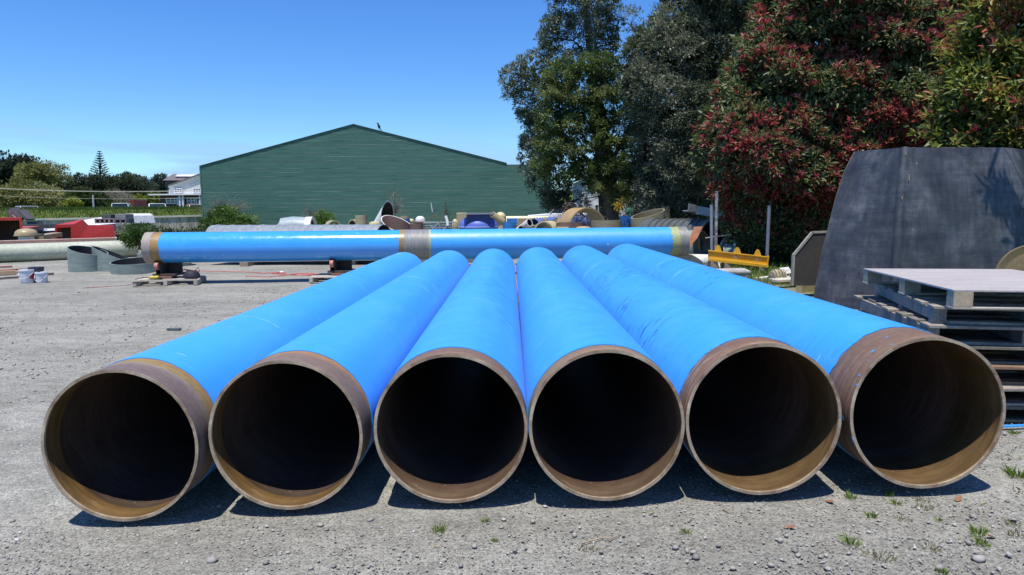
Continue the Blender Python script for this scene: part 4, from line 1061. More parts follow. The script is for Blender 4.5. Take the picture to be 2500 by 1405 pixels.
for lab, a_, b2, m, w, h in (('long red brown plank reaching towards the buckets', (-40, 668), (72, 659), redw, .2, .06), ('short red brown plank behind the others at the left edge', (-40, 657), (30, 653.5), redw, .2, .06),
                             ('thick tan plank with a cut square end at the left edge', (-40, 675), (39, 671), tanw, .2, .13), ('pale pink plank behind the thick tan one', (-40, 668), (52, 666), mat('pink_plank', (.5, .3, .22), (.42, .24, .17), 3), .3, .05),
                             ('dark plank lying on the gravel left of the buckets', (-40, 686), (57, 678.5), greyw, .12, .05), ('dark plank end sticking out right of the buckets', (95, 673), (131, 671.5), greyw, .14, .06)):
    A, B = G(*a_), G(*b2); solo('plank', MB().beam(A + Vector((0, 0, h / 2 + .01)), B + Vector((0, 0, h / 2 + .01)), w, h), m, lab, 'plank', group='planks at the left of the yard', sm=False, bev=.004)

# bag and yellow tool on the pallet, red hose
bagm = mat('dark_tool_bag', (.025, .028, .04), (.015, .016, .022), 8, .7)
p = W(468, 674, pL.y - .2); z0 = gz(p.x, p.y) + .17
root = thing('tool_bag', 'dark tool bag on the pallet right of the left roller stand', 'bag', (p.x, p.y, z0))
part('body', MB().lathe((p.x, p.y, z0), [(.17, 0), (.21, .04), (.2, .12), (.15, .19), (.06, .21), (0, .21)], 18, (.12, 0, 1)), bagm, root)
part('strap', MB().limb([Vector((p.x - .2, p.y, z0 + .03)), Vector((p.x - .27, p.y - .02, z0 + .16)), Vector((p.x - .2, p.y, z0 + .24)), Vector((p.x, p.y, z0 + .21))], .014, .014, 6), bagm, root)
part('strap', MB().limb([Vector((p.x + .08, p.y, z0 + .18)), Vector((p.x + .2, p.y, z0 + .3)), Vector((p.x + .22, p.y, z0 + .16))], .012, .012, 6), bagm, root)
p = W(377, 676, pL.y - .5); z0 = gz(p.x, p.y) + .17
root = thing('grinder', 'yellow power tool lying on the pallet under the pipe end', 'power tool', (p.x, p.y, z0))
ylm = mat('yellow_tool', (.7, .5, .05), rough=.45)
part('housing', MB().lathe((p.x, p.y, z0 + .05), [(0, -.14), (.035, -.13), (.045, 0), (.05, .1), (0, .14)], 14, (1, .15, 0)), ylm, root)
part('guard', MB().cyl((p.x + .13, p.y, z0 + .02), (p.x + .13, p.y, z0 + .05), .07, seg=16), steel, root)
part('cord', MB().limb([Vector((p.x - .12, p.y, z0 + .05)), Vector((p.x - .25, p.y - .1, z0 + .06)), Vector((p.x - .42, p.y - .2, z0 + .02))], .01, .01, 5), bagm, root)
hose = mat('red_hose', (.5, .1, .08), (.42, .08, .07), 6, .5)
def hose_at(pts, sub=4):
    out = []
    q = [G(*t) + Vector((0, 0, .012)) for t in pts]
    for i in range(len(q) - 1):
        for t in range(sub): out.append(q[i].lerp(q[i + 1], t / sub) + Vector((R.uniform(-.02, .02), R.uniform(-.03, .03), 0)))
    return out + [q[-1]]
pts = [(452, 661), (500, 663), (560, 665), (610, 666), (645, 669), (690, 666), (700, 669), (655, 667.5), (680, 671), (720, 674), (770, 672), (785, 671), (735, 669), (710, 672), (755, 674), (765, 671), (725, 670), (660, 678), (600, 676)]
solo('hose', MB().limb(hose_at(pts), .018, .018, 6), hose, 'red hose lying in a loose tangle on the gravel under the long pipe', 'hose')
solo('cable', MB().limb(hose_at([(205, 705), (240, 703), (270, 701), (300, 699), (322, 697)]), .013, .013, 5), mat('thin_red_cable', (.35, .1, .09)), 'thin red cable on the gravel left of the pallet', 'cable')
p = G(688, 667); solo('hose_coupling', MB().cyl(p + Vector((-.06, 0, .03)), p + Vector((.06, 0, .03)), .03, seg=10), wingw, 'white coupling on the red hose', 'coupling')

# ------------------------------------------------------------------ scrap yard behind the long pipe
tan = mat('tan_glass_fibre', (.46, .4, .22), (.36, .31, .17), 2, .5, .2, 30, stretch=(1, 1, 4)); cream = mat('cream_glass_fibre', (.62, .54, .31), (.52, .45, .25), 1.5, .45, .1, 25)
olive = mat('olive_glass_fibre', (.3, .27, .17), (.23, .2, .12), 2, .5, .2, 30, stretch=(1, 1, 5)); khaki = mat('khaki_inside', (.19, .165, .085), (.15, .13, .07), 2, .6)
amber = mat('amber_glass_fibre', (.44, .31, .14), (.35, .24, .1), 2, .45, .15, 30); brownr = mat('brown_ring', (.2, .12, .09), (.15, .09, .07), 2, .6)
spir = mat('grey_spiral_pipe', (.27, .3, .32), (.2, .225, .245), 2.5, .45, .2, 25, stretch=(3, 1, 1)); wht = mat('grimy_white', (.68, .67, .62), (.42, .42, .38), 2.2, .6, .15, 20, lo=.36, hi=.5)
blu = mat('mid_blue_gelcoat', (.03, .15, .42), (.025, .12, .35), 2, .4, .1); blu2 = mat('blue_tank_skin', (.11, .17, .55), (.09, .14, .46), 2, .45, .1); navy = mat('navy_tank_neck', (.02, .035, .16), (.016, .03, .13), 2, .4, .1)
teal = mat('teal_inside', (.01, .12, .25), (.01, .1, .2), 2, .35, .1); blk = mat('black_inside', (.012, .012, .013), rough=.7)
rust = mat('rust_plate', (.3, .12, .05), (.2, .075, .035), 4, .8, .3, 25); galv = mat('galvanised', (.36, .38, .4), (.26, .28, .3), 4, .4, .1, 20, metal=.35)
def gbase(x, y): return gz(x, y)
def X(px, Y): return W(px, 540, Y).x
def Z(py, Y, px=1250): return W(px, py, Y).z
def mpp(Y): return Y / F
def vcyl(name, label, cat, px0, px1, py_t, Y, m, mi=None, th=.04, cut=None, group=None, cap=False, z0=None):
    """upright open cylinder whose left and right edges stand at px0, px1 and whose rim is at py_t"""
    x0, x1 = X(px0, Y), X(px1, Y); r = (x1 - x0) / 2; x = (x0 + x1) / 2; zb = gbase(x, Y) if z0 is None else z0; zt = Z(py_t, Y, (px0 + px1) / 2)
    root = thing(name, label, cat, (x, Y, zb), group)
    part('wall', MB().tube((x, Y, zb), (x, Y, zt), r, r - th, 48, nb=cut, up=(0, 1, .01)), m, root)
    if mi: part('inside', MB().tube((x, Y, zb + .005), (x, Y, zt - .006), r - th - .001, r - th - .006, 48, nb=cut, up=(0, 1, .01)), mi, root)
    if cap: part('cap', MB().cyl((x, Y, zt - .03), (x, Y, zt - .005), r - th - .002, seg=40), m, root)
    return root
def hring(name, label, cat, pxc, pyc, rpx, Y, L, yaw, m, mi, th=.05, group=None, pitch=0):
    """ring or pipe lying with its axis level; mouth centre at (pxc, pyc), radius rpx in the picture; it runs away from us by L"""
    c = W(pxc, pyc, Y); r = rpx * mpp(Y); d = Vector((math.sin(yaw) * math.cos(pitch), math.cos(yaw) * math.cos(pitch), math.sin(pitch)))
    root = thing(name, label, cat, (c.x, c.y, c.z - r), group)
    part('wall', MB().tube(c, c + d * L, r, r - th, 56), m, root)
    part('inside', MB().tube(c + d * .006, c + d * (L - .006), r - th - .001, r - th - .008, 56), mi, root)
    return root
# long grey spiral-wound pipe
YA = 25.0; a_, b2 = W(522, 589, YA + .8), W(938, 586, YA - .2); rp_ = .63; a_.z = b2.z = Z(550, YA, 700) - rp_
ax = (b2 - a_).normalized(); root = thing('spiral_pipe', 'long grey spiral wound pipe lying behind the long blue pipe', 'pipe', (a_.x, a_.y, a_.z - rp_))
part('wall', MB().tube(a_, b2, rp_, rp_ - .02, 56, rings=2, nb=(1, -.35, .0)), spir, root); part('inside', MB().tube(a_ + ax * .01, b2 - ax * .01, rp_ - .021, rp_ - .03, 56, nb=(1, -.35, 0)), blk, root)
seam = MB(); Lp = (b2 - a_).length; xd = ax.cross(Vector((0, 0, 1))).normalized(); zd = xd.cross(ax)
seam_m = mat('pale_seam', (.5, .52, .52), (.38, .41, .42), 8, .5)
turns = 11
for k in range(turns):
    pts = []
    for t in range(33):
        an = -.3 * PI + 1.6 * PI * t / 32; s_ = (k + .1 + .55 * t / 32) * Lp / turns
        if s_ < Lp - .35: pts.append(a_ + ax * s_ + (xd * math.cos(an) + zd * math.sin(an)) * (rp_ + .002))
    if len(pts) > 4: part('spiral_seam', MB().limb(pts, .016 + .012 * (k % 3 == 0), .016, 5), seam_m, root)
for px in (600, 860):
    x = X(px, YA); solo('bearer_timber', MB().box((x, YA + .3, (gz(x, YA) + a_.z - rp_) / 2), (.3, 1.4, max(.05, a_.z - rp_ - gz(x, YA)))), timber, 'timber bearer under the %s end of the spiral pipe' % ('left' if px < 700 else 'right'), 'timber', group='timbers under the spiral pipe', sm=False)
# grey elbow with white collar
YB = 31.0; c0_ = W(655, 556, YB); r_ = 29 * mpp(YB)
zc = Z(530, YB, 720) - r_; root = thing('pipe_elbow', 'grey rounded pipe bend with a white collar round its dark mouth', 'pipe bend', (X(720, YB), YB, zc - r_))
bend = mat('pale_grey_bend', (.36, .42, .42), (.3, .36, .37), 1.2, .4, .1)
pts = [Vector((X(px, YB), YB + .0, zc + dz)) for px, dz in ((668, -1.05), (670, -.55), (679, -.2), (696, -.02), (716, .03), (745, .0), (757, 0))]
part('wall', MB().limb(pts, r_, r_ * .97, 32), bend, root)
pe = pts[-1]; part('collar', MB().tube(pe - Vector((.14, 0, 0)), pe + Vector((.14, 0, 0)), r_ * 1.0, r_ * .82, 40), mat('white_collar', (.8, .78, .74), (.7, .68, .64), 3), root)
part('inside', MB().cyl(pe + Vector((.01, 0, 0)), pe + Vector((.05, 0, 0)), r_ * .82, seg=32), blk, root)
# rings and barrels
hring('pipe_ring', 'small tan ring standing on edge between the bush and the tan barrel', 'ring', 817, 556, 17, 27, .5, -.5, tan, khaki)
hring('pipe_ring', 'small tan ring with brown inside just left of the tan barrel', 'ring', 860, 551, 15, 27.4, .5, .6, tan, brownr)
vcyl('barrel', 'tan open barrel standing behind the spiral pipe mouth', 'barrel', 867.5, 897, 525.5, 27, tan, khaki)
c = W(915, 545, 27.6); r_ = 14.5 * mpp(27.6); zt = Z(534.5, 27.6, 915)
root = thing('domed_barrel', 'tan domed barrel right beside the open tan barrel', 'barrel', (c.x, c.y, gz(c.x, c.y)))
part('wall', MB().lathe((c.x, c.y, gz(c.x, c.y)), [(r_, 0), (r_, zt - .18), (r_ * .97, zt - .1), (r_ * .85, zt - .03), (r_ * .5, zt), (0, zt + .01)], 36), cream, root)
# white mitred pipe leaning up, mouth to upper right
YC = 28.5; a_, b2 = W(918, 575, YC + .2), W(946, 527, YC - .2); r_ = 21 * mpp(YC)
root = thing('white_pipe', 'grimy white mitred pipe leaning up with dark mouth facing right', 'pipe', (a_.x, a_.y, gz(a_.x, a_.y)))
a_ = a_ - (b2 - a_).normalized() * .4
part('wall', MB().tube(a_, b2, r_, r_ - .03, 48, nb=(1, -.75, -.1), up=(0, 1, 0)), wht, root); part('inside', MB().tube(a_, b2, r_ - .031, r_ - .04, 48, nb=(1, -.75, -.1), up=(0, 1, 0)), blk, root)
# white ring tilted, brown inside
p = W(985, 566, 26); r_ = 36 * mpp(26)
offcut('wide grimy white ring tilted to show its brown inside', (p.x, p.y, p.z - .55), r_, .85, (-.25, -.0, 1), (-.05 + .42, -.42, 1), 'white_ring', wht, brownr, .03, None, 'ring', 56)
vcyl('pipe_ring', 'short brown ring in front of the wide white ring', 'ring', 1001, 1032, 547, 25.4, brownr, brownr)
vcyl('capped_drum', 'tan cap with a blue lower band behind the white ring', 'cap', 977, 1000, 528, 29, tan, khaki, cap=True)
vcyl('blue_band', 'blue band wrapped on the tan cap behind the white ring', 'band', 976.4, 1000.6, 534.5, 29, blu, None, .02)
def dome(name, label, px, py_b, py_t, rpx, Y, m, plinth=None):
    x = X(px, Y); zb, zt = Z(py_b, Y, px), Z(py_t, Y, px); r = rpx * mpp(Y); h = zt - zb; root = thing(name, label, 'dome', (x, Y, gz(x, Y)))
    part('shell', MB().lathe((x, Y, zb), [(r * 1.0, 0), (r, h * .3), (r * .93, h * .55), (r * .72, h * .82), (r * .4, h * .96), (0, h)], 36), m, root)
    part('drum', MB().lathe((x, Y, gz(x, Y)), [(r * .95, 0), (r * .95, zb - gz(x, Y) - .005)], 30), plinth or m, root)
    return root
dome('dome', 'white domed cap on a brown flange beside the mesh scrap', 1026, 541.5, 528, 11.8, 28.5, wingw, brownr)
x = X(1026, 28.5); z = Z(542.5, 28.5, 1026); solo('flange', MB().tube((x, 28.5, z - .04), (x, 28.5, z + .02), .42, .205, 36), brownr, 'brown flange plate under the white domed cap', 'flange')
dome('dome', 'small tan dome right behind the white ring', 1004, 542, 534.5, 7, 29.2, cream)
dome('dome', 'small cream dome at the left foot of the tan crate', 1111, 556, 535, 7.5, 27.6, cream)
# wire mesh roll and bent rod scrap
root = thing('mesh_cage', 'grey wire cage of welded rods piled with pipe ends', 'cage', (X(1075, 27), 27, gz(X(1075, 27), 27)))
x0_, x1_, zt_, zb_ = X(1034, 27), X(1112, 27), Z(545, 27, 1070), Z(575, 27, 1070); rod = mat('grey_rod', (.3, .31, .31), (.22, .23, .23), 5, .5)
for k in range(15): x = x0_ + (x1_ - x0_) * k / 14; part('rod', MB().cyl((x, 26.9, zb_), (x + .02, 26.9, zt_), .012, seg=5), rod, root)
for k in range(6): z = zb_ + (zt_ - zb_) * k / 5; part('rod', MB().cyl((x0_, 26.88, z), (x1_, 26.88, z + .03), .012, seg=5), rod, root)
part('rail', MB().box(((x0_ + x1_) / 2, 26.95, zt_ + .03), (x1_ - x0_, .1, .05)), mat('pale_green_rail', (.4, .46, .4)), root, sm=False)
part('base', MB().box(((x0_ + x1_) / 2, 27.3, (gz(x0_, 27) + zb_) / 2), (x1_ - x0_, .6, zb_ - gz(x0_, 27))), khaki, root, sm=False)
for k, (a_, b2, r_) in enumerate((((1055, 562), (1072, 545), .035), ((1062, 560), (1064, 548), .03), ((1074, 564), (1073, 543), .05), ((1082, 563), (1094, 550), .04), ((1090, 563), (1095, 548), .03), ((1050, 552), (1066, 560), .025))):
    solo('scrap_tube', MB().cyl(W(*a_, 26.6), W(*b2, 26.6), r_, seg=10), galv, 'grey metal tube end ' + ('leaning right at the left of the wire cage', 'standing near the middle of the wire cage', 'thickest and upright in the wire cage', 'leaning right behind the white tube', 'short and upright at the right of the wire cage', 'leaning left at the edge of the wire cage')[k], 'tube', group='tube ends in the wire cage')
p0, p1 = W(1093, 552, 26.5), W(1088, 528, 26.6)
solo('white_tube', MB().limb([p0, p0.lerp(p1, .5) + Vector((.02, 0, 0)), p1], .055, .06, 10), wht, 'short white tube standing up out of the wire cage', 'tube')
arc = [W(1049 + 30 * t, 545 - 24 * math.sin(PI * (t * .8 + .1)) + 12 * t, 27.4) for t in np.linspace(0, 1, 12)]
solo('bent_rod', MB().limb(arc, .018, .018, 6), rust, 'thin rusty rod bent in an arc above the wire cage', 'rod')
solo('pale_post', MB().cyl(W(1052, 496, 33), W(1056, 518, 33), .02, seg=6), wingw, 'thin white stake leaning before the shed boards', 'stake')
# tan crate
YT = 28.6; x0_, x1_ = X(1114.5, YT), X(1140, YT); zt_ = Z(520, YT, 1127); solo('tan_crate', MB().box(((x0_ + x1_) / 2, YT + .25, (zt_ + gz(x0_, YT)) / 2), (x1_ - x0_, .5, zt_ - gz(x0_, YT))), tan, 'upright tan crate left of the blue tank', 'crate', sm=False, bev=.03)
# blue tank with rectangular flange
YK = 26.2; x = X(1168, YK); r_ = 47 * mpp(YK); zs_ = Z(553, YK, 1168)
root = thing('blue_tank', 'rounded blue tank with navy neck and rectangular flange', 'tank', (x, YK, gz(x, YK)))
part('shell', MB().lathe((x, YK, 0), [(r_ * .93, gz(x, YK)), (r_, .3), (r_, zs_), (r_ * .97, zs_ + .1), (r_ * .85, zs_ + .24), (r_ * .62, zs_ + .36), (r_ * .3, zs_ + .43), (0, zs_ + .45)], 56), blu2, root)
part('seam_ridge', MB().lathe((x, YK, zs_ - .06), [(r_ + .001, 0), (r_ + .025, .015), (r_ + .025, .05), (r_ + .001, .065)], 56), mat('pale_blue_seam', (.25, .32, .62)), root)
part('skirt', MB().lathe((x, YK, zs_ - .5), [(r_ + .004, 0), (r_ + .004, .4)], 56), navy, root)
xa_, xb_ = X(1141, YK - .3), X(1197, YK - .3); zt_ = Z(524, YK, 1168); zn = Z(541, YK, 1168); w = xb_ - xa_; dp = .62; xm = (xa_ + xb_) / 2; t = .02
nk = MB()
nk.prism([(xa_ - .1, YK - dp, zn - .12), (xb_ + .12, YK - dp, zn - .16), (xb_, YK - dp, zn + .0), (xb_, YK - dp, zt_), (xa_, YK - dp, zt_), (xa_, YK - dp, zn)], (0, .03, 0))
nk.box((xa_ + .015, YK, (zn + zt_) / 2), (.03, 2 * dp - .04, zt_ - zn)); nk.box((xb_ - .015, YK, (zn + zt_) / 2), (.03, 2 * dp - .04, zt_ - zn)); nk.box((xm, YK + dp, (zn + zt_) / 2), (w - .1, .03, zt_ - zn))
part('neck', nk, navy, root, sm=False)
fl_ = MB()
for s_ in (-1, 1): fl_.box((xm + s_ * (w / 2 + .06), YK, zt_ + .03), (.16, 2 * dp + .2, .05)); fl_.box((xm, YK + s_ * (dp + .03), zt_ + .031), (w - .05, .16, .05))
part('flange', fl_, mat('grey_flange', (.3, .29, .31), (.24, .23, .25), 3), root, sm=False)
part('hatch', MB().box((xm, YK, zt_ - .03), (w - .1, 2 * dp - .1, .03)), brownr, root, sm=False)
# cream ball and elbow
YJ = 29.5; c = W(1222, 531, YJ); r_ = 13 * mpp(YJ)
root = thing('ball_fitting', 'cream ball shaped pipe fitting with a slanted neck', 'fitting', (c.x, c.y, gz(c.x, c.y)))
part('ball', MB().lathe(c - Vector((0, 0, r_)), [(r_ * math.sin(t), r_ * (1 - math.cos(t))) for t in np.linspace(.02, PI, 15)], 36), cream, root)
n0, n1 = W(1200, 527, YJ - .3), W(1226, 543, YJ - .1); part('neck', MB().tube(n0, n1, 11 * mpp(YJ), 9.5 * mpp(YJ), 32), tan, root)
part('drum', MB().cyl((c.x - .05, c.y, gz(c.x, c.y)), (c.x - .05, c.y, c.z - r_ * .7), r_ * 1.3, seg=32), cream, root)
vcyl('blue_drum', 'open bright blue drum right of the blue tank', 'drum', 1228, 1259.5, 543, 25.6, mat('bright_blue_drum', (.035, .2, .5), (.03, .17, .43), 2, .45, .1), teal)
# long cream trough with blue and brown panels
YQ = 31; a_, b2 = W(1236, 552, YQ), W(1338, 551, YQ); zt_ = Z(528.5, YQ, 1290)
root = thing('cream_trough', 'long cream moulded trough lying before the shed end', 'trough', ((a_.x + b2.x) / 2, YQ, 0))
part('body', MB().prism([(a_.x, YQ, 0), (a_.x, YQ, zt_ - .25), (a_.x, YQ + .2, zt_), (a_.x, YQ + 1.2, zt_), (a_.x, YQ + 1.4, 0)], (b2.x - a_.x, 0, 0)), cream, root)
for k in range(5): x = X(1305 + k * 6.5, YQ); part('rib', MB().box((x, YQ + .02, zt_ - .3), (.05, .5, .5)), tan, root, sm=False)
solo('blue_sheet', MB().box((X(1250, 30.6), 30.6, Z(541, 30.6, 1250)), (X(1263, 30.6) - X(1237, 30.6), .06, .28)), mat('bright_blue_panel', (.04, .24, .62)), 'bright blue panel standing against the cream trough', 'panel', sm=False)
solo('brown_sheet', MB().box((X(1283, 30.5), 30.5, Z(541.5, 30.5, 1283)), (X(1303, 30.5) - X(1263.5, 30.5), .06, .3)), mat('tan_brown_panel', (.42, .32, .2), (.34, .25, .15), 2), 'tan brown panel beside the bright blue one', 'panel', sm=False)
for px, Yb in ((1250, 30.6), (1283, 30.5)):
    x = X(px, Yb); zt_ = Z(541, Yb, px) - .16; solo('crate', MB().box((x, Yb + .02, zt_ / 2), (.5, .34, zt_)), khaki, 'low khaki crate under the %s panel' % ('bright blue' if px < 1260 else 'tan brown'), 'crate', sm=False)
# small white pipe, tan trough, teal ring, blue pipe
a_, b2 = W(1270, 562, 26.2), W(1293, 544, 25.8); root = thing('small_pipe', 'small white pipe slanting up with a dark mouth', 'pipe', (a_.x, a_.y, gz(a_.x, a_.y)))
a_ = a_ - (b2 - a_).normalized() * .6
part('wall', MB().tube(a_, b2, .155, .13, 28, nb=(.6, -.6, .25)), wht, root); part('inside', MB().tube(a_, b2, .129, .12, 28, nb=(.6, -.6, .25)), blk, root)
hring('pipe_ring', 'small brown ring at the foot of the small white pipe', 'ring', 1271, 558, 6, 25.6, .4, .3, brownr, blk, .02)
a_, b2 = W(1313, 552, 28.6), W(1348, 535, 27.8); root = thing('tan_half_pipe', 'tan half pipe tipped up with ribbed end, right of the small white pipe', 'half pipe', (a_.x, a_.y, 0))
part('shell', MB().tube(a_ - Vector((.3, 0, .3)), b2, .34, .31, 32, a0=PI - .2, a1=2 * PI + .2), olive, root); part('rim', MB().tube(b2 - (b2 - a_).normalized() * .04, b2 + (b2 - a_).normalized() * .03, .37, .31, 32, a0=PI - .25, a1=2 * PI + .25), cream, root)
hring('pipe_ring', 'cream edged ring with a teal blue inside', 'ring', 1328, 566, 25, 25.5, .9, .35, cream, teal, .04)
hring('pipe_ring', 'low tan ring lying left of the teal inside ring', 'ring', 1300, 566, 17, 26, .5, -.2, cream, tan, .03)
a_, b2 = W(1352, 549, 28.2), W(1382, 545, 29.2); root = thing('blue_pipe', 'short dusty blue pipe behind the amber arch', 'pipe', (a_.x, a_.y, 0)); part('wall', MB().tube(a_ - Vector((.8, 0, .1)), b2 + Vector((.9, .6, 0)), .36, .33, 40), mat('dusty_blue', (.1, .16, .4), (.08, .13, .33), 2), root)
# amber arch
YH = 27.4; c = W(1424, 560, YH); r_ = 53 * mpp(YH)
root = thing('amber_arch', 'large amber ring standing upright like an arch', 'ring', (c.x, c.y, c.z - r_)); dA = Vector((-.42, .9, 0)).normalized()
cF = W(1412, 560, YH) - dA * .0; part('wall', MB().tube(cF + Vector((.35, -.25, 0)), cF + Vector((.35, -.25, 0)) + dA * .95, r_ * .98, r_ * .98 - .05, 64), amber, root)
part('inside', MB().tube(cF + Vector((.35, -.25, 0)) + dA * .006, cF + Vector((.35, -.25, 0)) + dA * .944, r_ * .98 - .051, r_ * .98 - .06, 64), tan, root)
vcyl('pipe_ring', 'brown ring lying in front of the amber arch', 'ring', 1357.5, 1422, 544, 25.4, brownr, brownr)
x = X(1373, 24.9); z = Z(554.5, 24.9, 1373); solo('tan_plate', MB().box((x, 24.9, z - .03), (.42, .5, .05)), cream, 'small cream plate on the brown ring before the amber arch', 'plate', sm=False)
dome('dome', 'low tan dome before the foot of the amber arch', 1424, 558, 552.5, 18, 25, amber)
vcyl('pipe_ring', 'upright olive ring right of the amber arch', 'ring', 1442.5, 1517, 538.5, 25.6, olive, khaki)
x0_, x1_ = X(1514, 27), X(1541, 27); zt_ = Z(527, 27, 1527); solo('blue_board', MB().box(((x0_ + x1_) / 2, 27, zt_ / 2), (x1_ - x0_, .08, zt_)), blu, 'flat blue board standing between the two olive rings', 'board', sm=False)
p = W(1581, 560, 25.6); r_ = 40.5 * mpp(25.6); z = Z(522, 25.6, 1581)
offcut('large olive ring with a tilted open top', (p.x, p.y, .2), r_, z - .2, (0, 0, 1), (.27 * -1, -.12, 1), 'olive_ring', olive, khaki, .05, None, 'ring', 56)
vcyl('brown_drum', 'brown drum rising behind the large olive ring', 'drum', 1558.5, 1580, 485, 30, mat('brown_drum_skin', (.26, .19, .12), (.2, .145, .09), 2), khaki, cap=True)
hring('pipe_ring', 'small green ring leaning behind the large olive ring', 'ring', 1553, 518, 11, 29, .5, -.5, mat('green_ring', (.09, .24, .15)), khaki, .03)
vcyl('blue_sleeve', 'short blue sleeve standing behind the large olive ring', 'sleeve', 1566, 1584, 506.5, 28.4, mat('royal_blue', (.025, .09, .38)), blk)
vcyl('dark_drum', 'tall dark olive drum in the shade right of the large olive ring', 'drum', 1614, 1636, 504, 27, mat('dark_olive_drum', (.13, .12, .08), (.1, .09, .06), 2), khaki, cap=True)
# concrete kerb along the back of the yard
a_, b2 = G(560, 643), G(1240, 641); solo('kerb', MB().beam(a_ + Vector((0, .3, .1)), b2 + Vector((0, .3, .1)), .3, .22), conc, 'long grey concrete kerb at the back of the gravel yard', 'kerb', sm=False, bev=.02)

# ------------------------------------------------------------------ right side clutter
def P2(px, py, Y): return W(px, py, Y)
# ribbed dark culvert with mouth to us
YR = 22.5; c = P2(1738, 582, YR - .4); r_ = .68; c.z = gz(c.x, c.y) + r_
root = thing('culvert', 'dark ribbed culvert pipe lying in the hedge shade with open mouth', 'pipe', (c.x, c.y, c.z - r_)); dC = Vector((-.62, .78, 0)).normalized()
dk = mat('dark_grey_pipe', (.11, .125, .12), (.07, .08, .078), 3, .5, .2, 20)
part('wall', MB().tube(c, c + dC * 2.6, r_, r_ - .04, 56), dk, root); part('inside', MB().tube(c + dC * .01, c + dC * 2.59, r_ - .041, r_ - .05, 56), blk, root)
part('lip', MB().tube(c - dC * .03, c + dC * .04, r_ + .012, r_ - .05, 56), mat('olive_lip', (.26, .27, .2), (.2, .21, .15), 3), root)
for k in range(8): part('rib', MB().tube(c + dC * (.3 + .27 * k), c + dC * (.38 + .27 * k), r_ + .03, r_ + .001, 56), mat('shaded_rib_grey', (.1, .115, .115), (.06, .07, .07), 4, .4), root)  # rib grey darkened: hedge shade put into the colour
c = P2(1712, 592, 21.2); r_ = .52; c.z = gz(c.x, c.y) + r_
root = thing('pipe_ring', 'grey green ring standing in front of the ribbed culvert', 'ring', (c.x, c.y, c.z - r_)); dC = Vector((-.7, .7, 0)).normalized()
part('wall', MB().tube(c, c + dC * .8, r_, r_ - .04, 56), mat('pale_green_grey', (.26, .32, .29), (.2, .25, .23), 2), root); part('inside', MB().tube(c + dC * .01, c + dC * .79, r_ - .041, r_ - .05, 56), dk, root)
# folded gutter on top
root = thing('gutter', 'bent shiny grey sheet metal gutter lying on the culvert', 'gutter', P2(1720, 525, 23.5))
g0_, g1_, g2_, g3_ = P2(1677, 515, 23.4), P2(1696, 519, 23.6), P2(1697, 521, 23.6), P2(1764, 533, 23.2)
for nm, a_, b2 in (('short_length', g0_, g1_), ('long_length', g2_, g3_)):
    part(nm, MB().beam(a_, b2, .4, .03).beam(a_ + Vector((0, -.2, .12)), b2 + Vector((0, -.2, .12)), .025, .26), galv, root, sm=False)
# bent rusty plate
root = thing('rusty_plate', 'bent rusty plate leaning by the end of the long blue pipe', 'plate', P2(1690, 610, 20))
q = [P2(1694, 556, 20.6), P2(1715, 555, 20.5), P2(1703, 581, 20.2), P2(1683, 583, 20.3)]; q2 = [P2(1683, 583, 20.3), P2(1703, 581, 20.2), P2(1684, 602, 19.9), P2(1674, 590, 20.2)]
part('upper_leaf', MB().prism(q, (.02, .03, .02)), rust, root, sm=False); part('lower_leaf', MB().prism(q2, (.02, .03, .0)), rust, root, sm=False)
# white broken pipe pieces
c = P2(1722, 602, 19.6); c.z = gz(c.x, c.y) + .2
root = thing('white_pipe', 'broken white pipe piece lying in the grass before the culvert', 'pipe', (c.x, c.y, c.z - .2)); part('wall', MB().tube(c + Vector((-.25, .25, 0)), c + Vector((.36, -.1, 0)), .2, .17, 36, na=(1, .5, .6), nb=(1, -.4, .3)), wht, root)
c = P2(1765, 601, 19.8); c.z = gz(c.x, c.y) + .19
root = thing('white_pipe', 'short white pipe end behind the two grey poles', 'pipe', (c.x, c.y, c.z - .19)); part('wall', MB().tube(c + Vector((-.2, .1, 0)), c + Vector((.13, -.05, 0)), .19, .16, 36, nb=(1, -.4, -.35)), wht, root); part('inside', MB().tube(c + Vector((-.2, .1, 0)), c + Vector((.12, -.045, 0)), .159, .15, 30, nb=(1, -.4, -.35)), khaki, root)
solo('thin_pole', MB().cyl(P2(1722, 582, 20.6), P2(1785, 573, 20.4), .02, seg=8), mat('pale_stick', (.4, .33, .24)), 'thin pale stick lying across the culvert mouths', 'stick')
# green flanged blind
c = P2(1793, 576, 20.4); r_ = .29; c.z = gz(c.x, c.y) + r_ * 1.25
root = thing('flange_ring', 'green flanged ring standing on edge right of the culvert', 'flange', (c.x, c.y, c.z - r_)); dC = Vector((.85, -.3, 0)).normalized()
part('flange', MB().tube(c - dC * .02, c + dC * .05, r_ * 1.25, r_ * .7, 40), mat('grey_green_flange', (.17, .24, .21), (.13, .19, .165), 3), root); part('barrel', MB().tube(c - dC * .3, c - dC * .02, r_, r_ * .9, 40), mat('grey_green_flange', ()), root)
for k in range(10): an = k * PI / 5; part('bolt', MB().cyl(c + dC * .05 + Vector((-dC.y, dC.x, 0)) * (r_ * 1.1 * math.cos(an)) + Vector((0, 0, r_ * 1.1 * math.sin(an))), c + dC * .08 + Vector((-dC.y, dC.x, 0)) * (r_ * 1.1 * math.cos(an)) + Vector((0, 0, r_ * 1.1 * math.sin(an))), .025, seg=6), dk, root)
c2 = P2(1786, 578, 20.9); c2.z = gz(c2.x, c2.y) + .42; solo('olive_hoop', MB().tube(c2, c2 + Vector((-.05, .1, 0)), .42, .385, 40), mat('olive_lip', ()), 'olive hoop standing behind the green flanged ring', 'hoop')
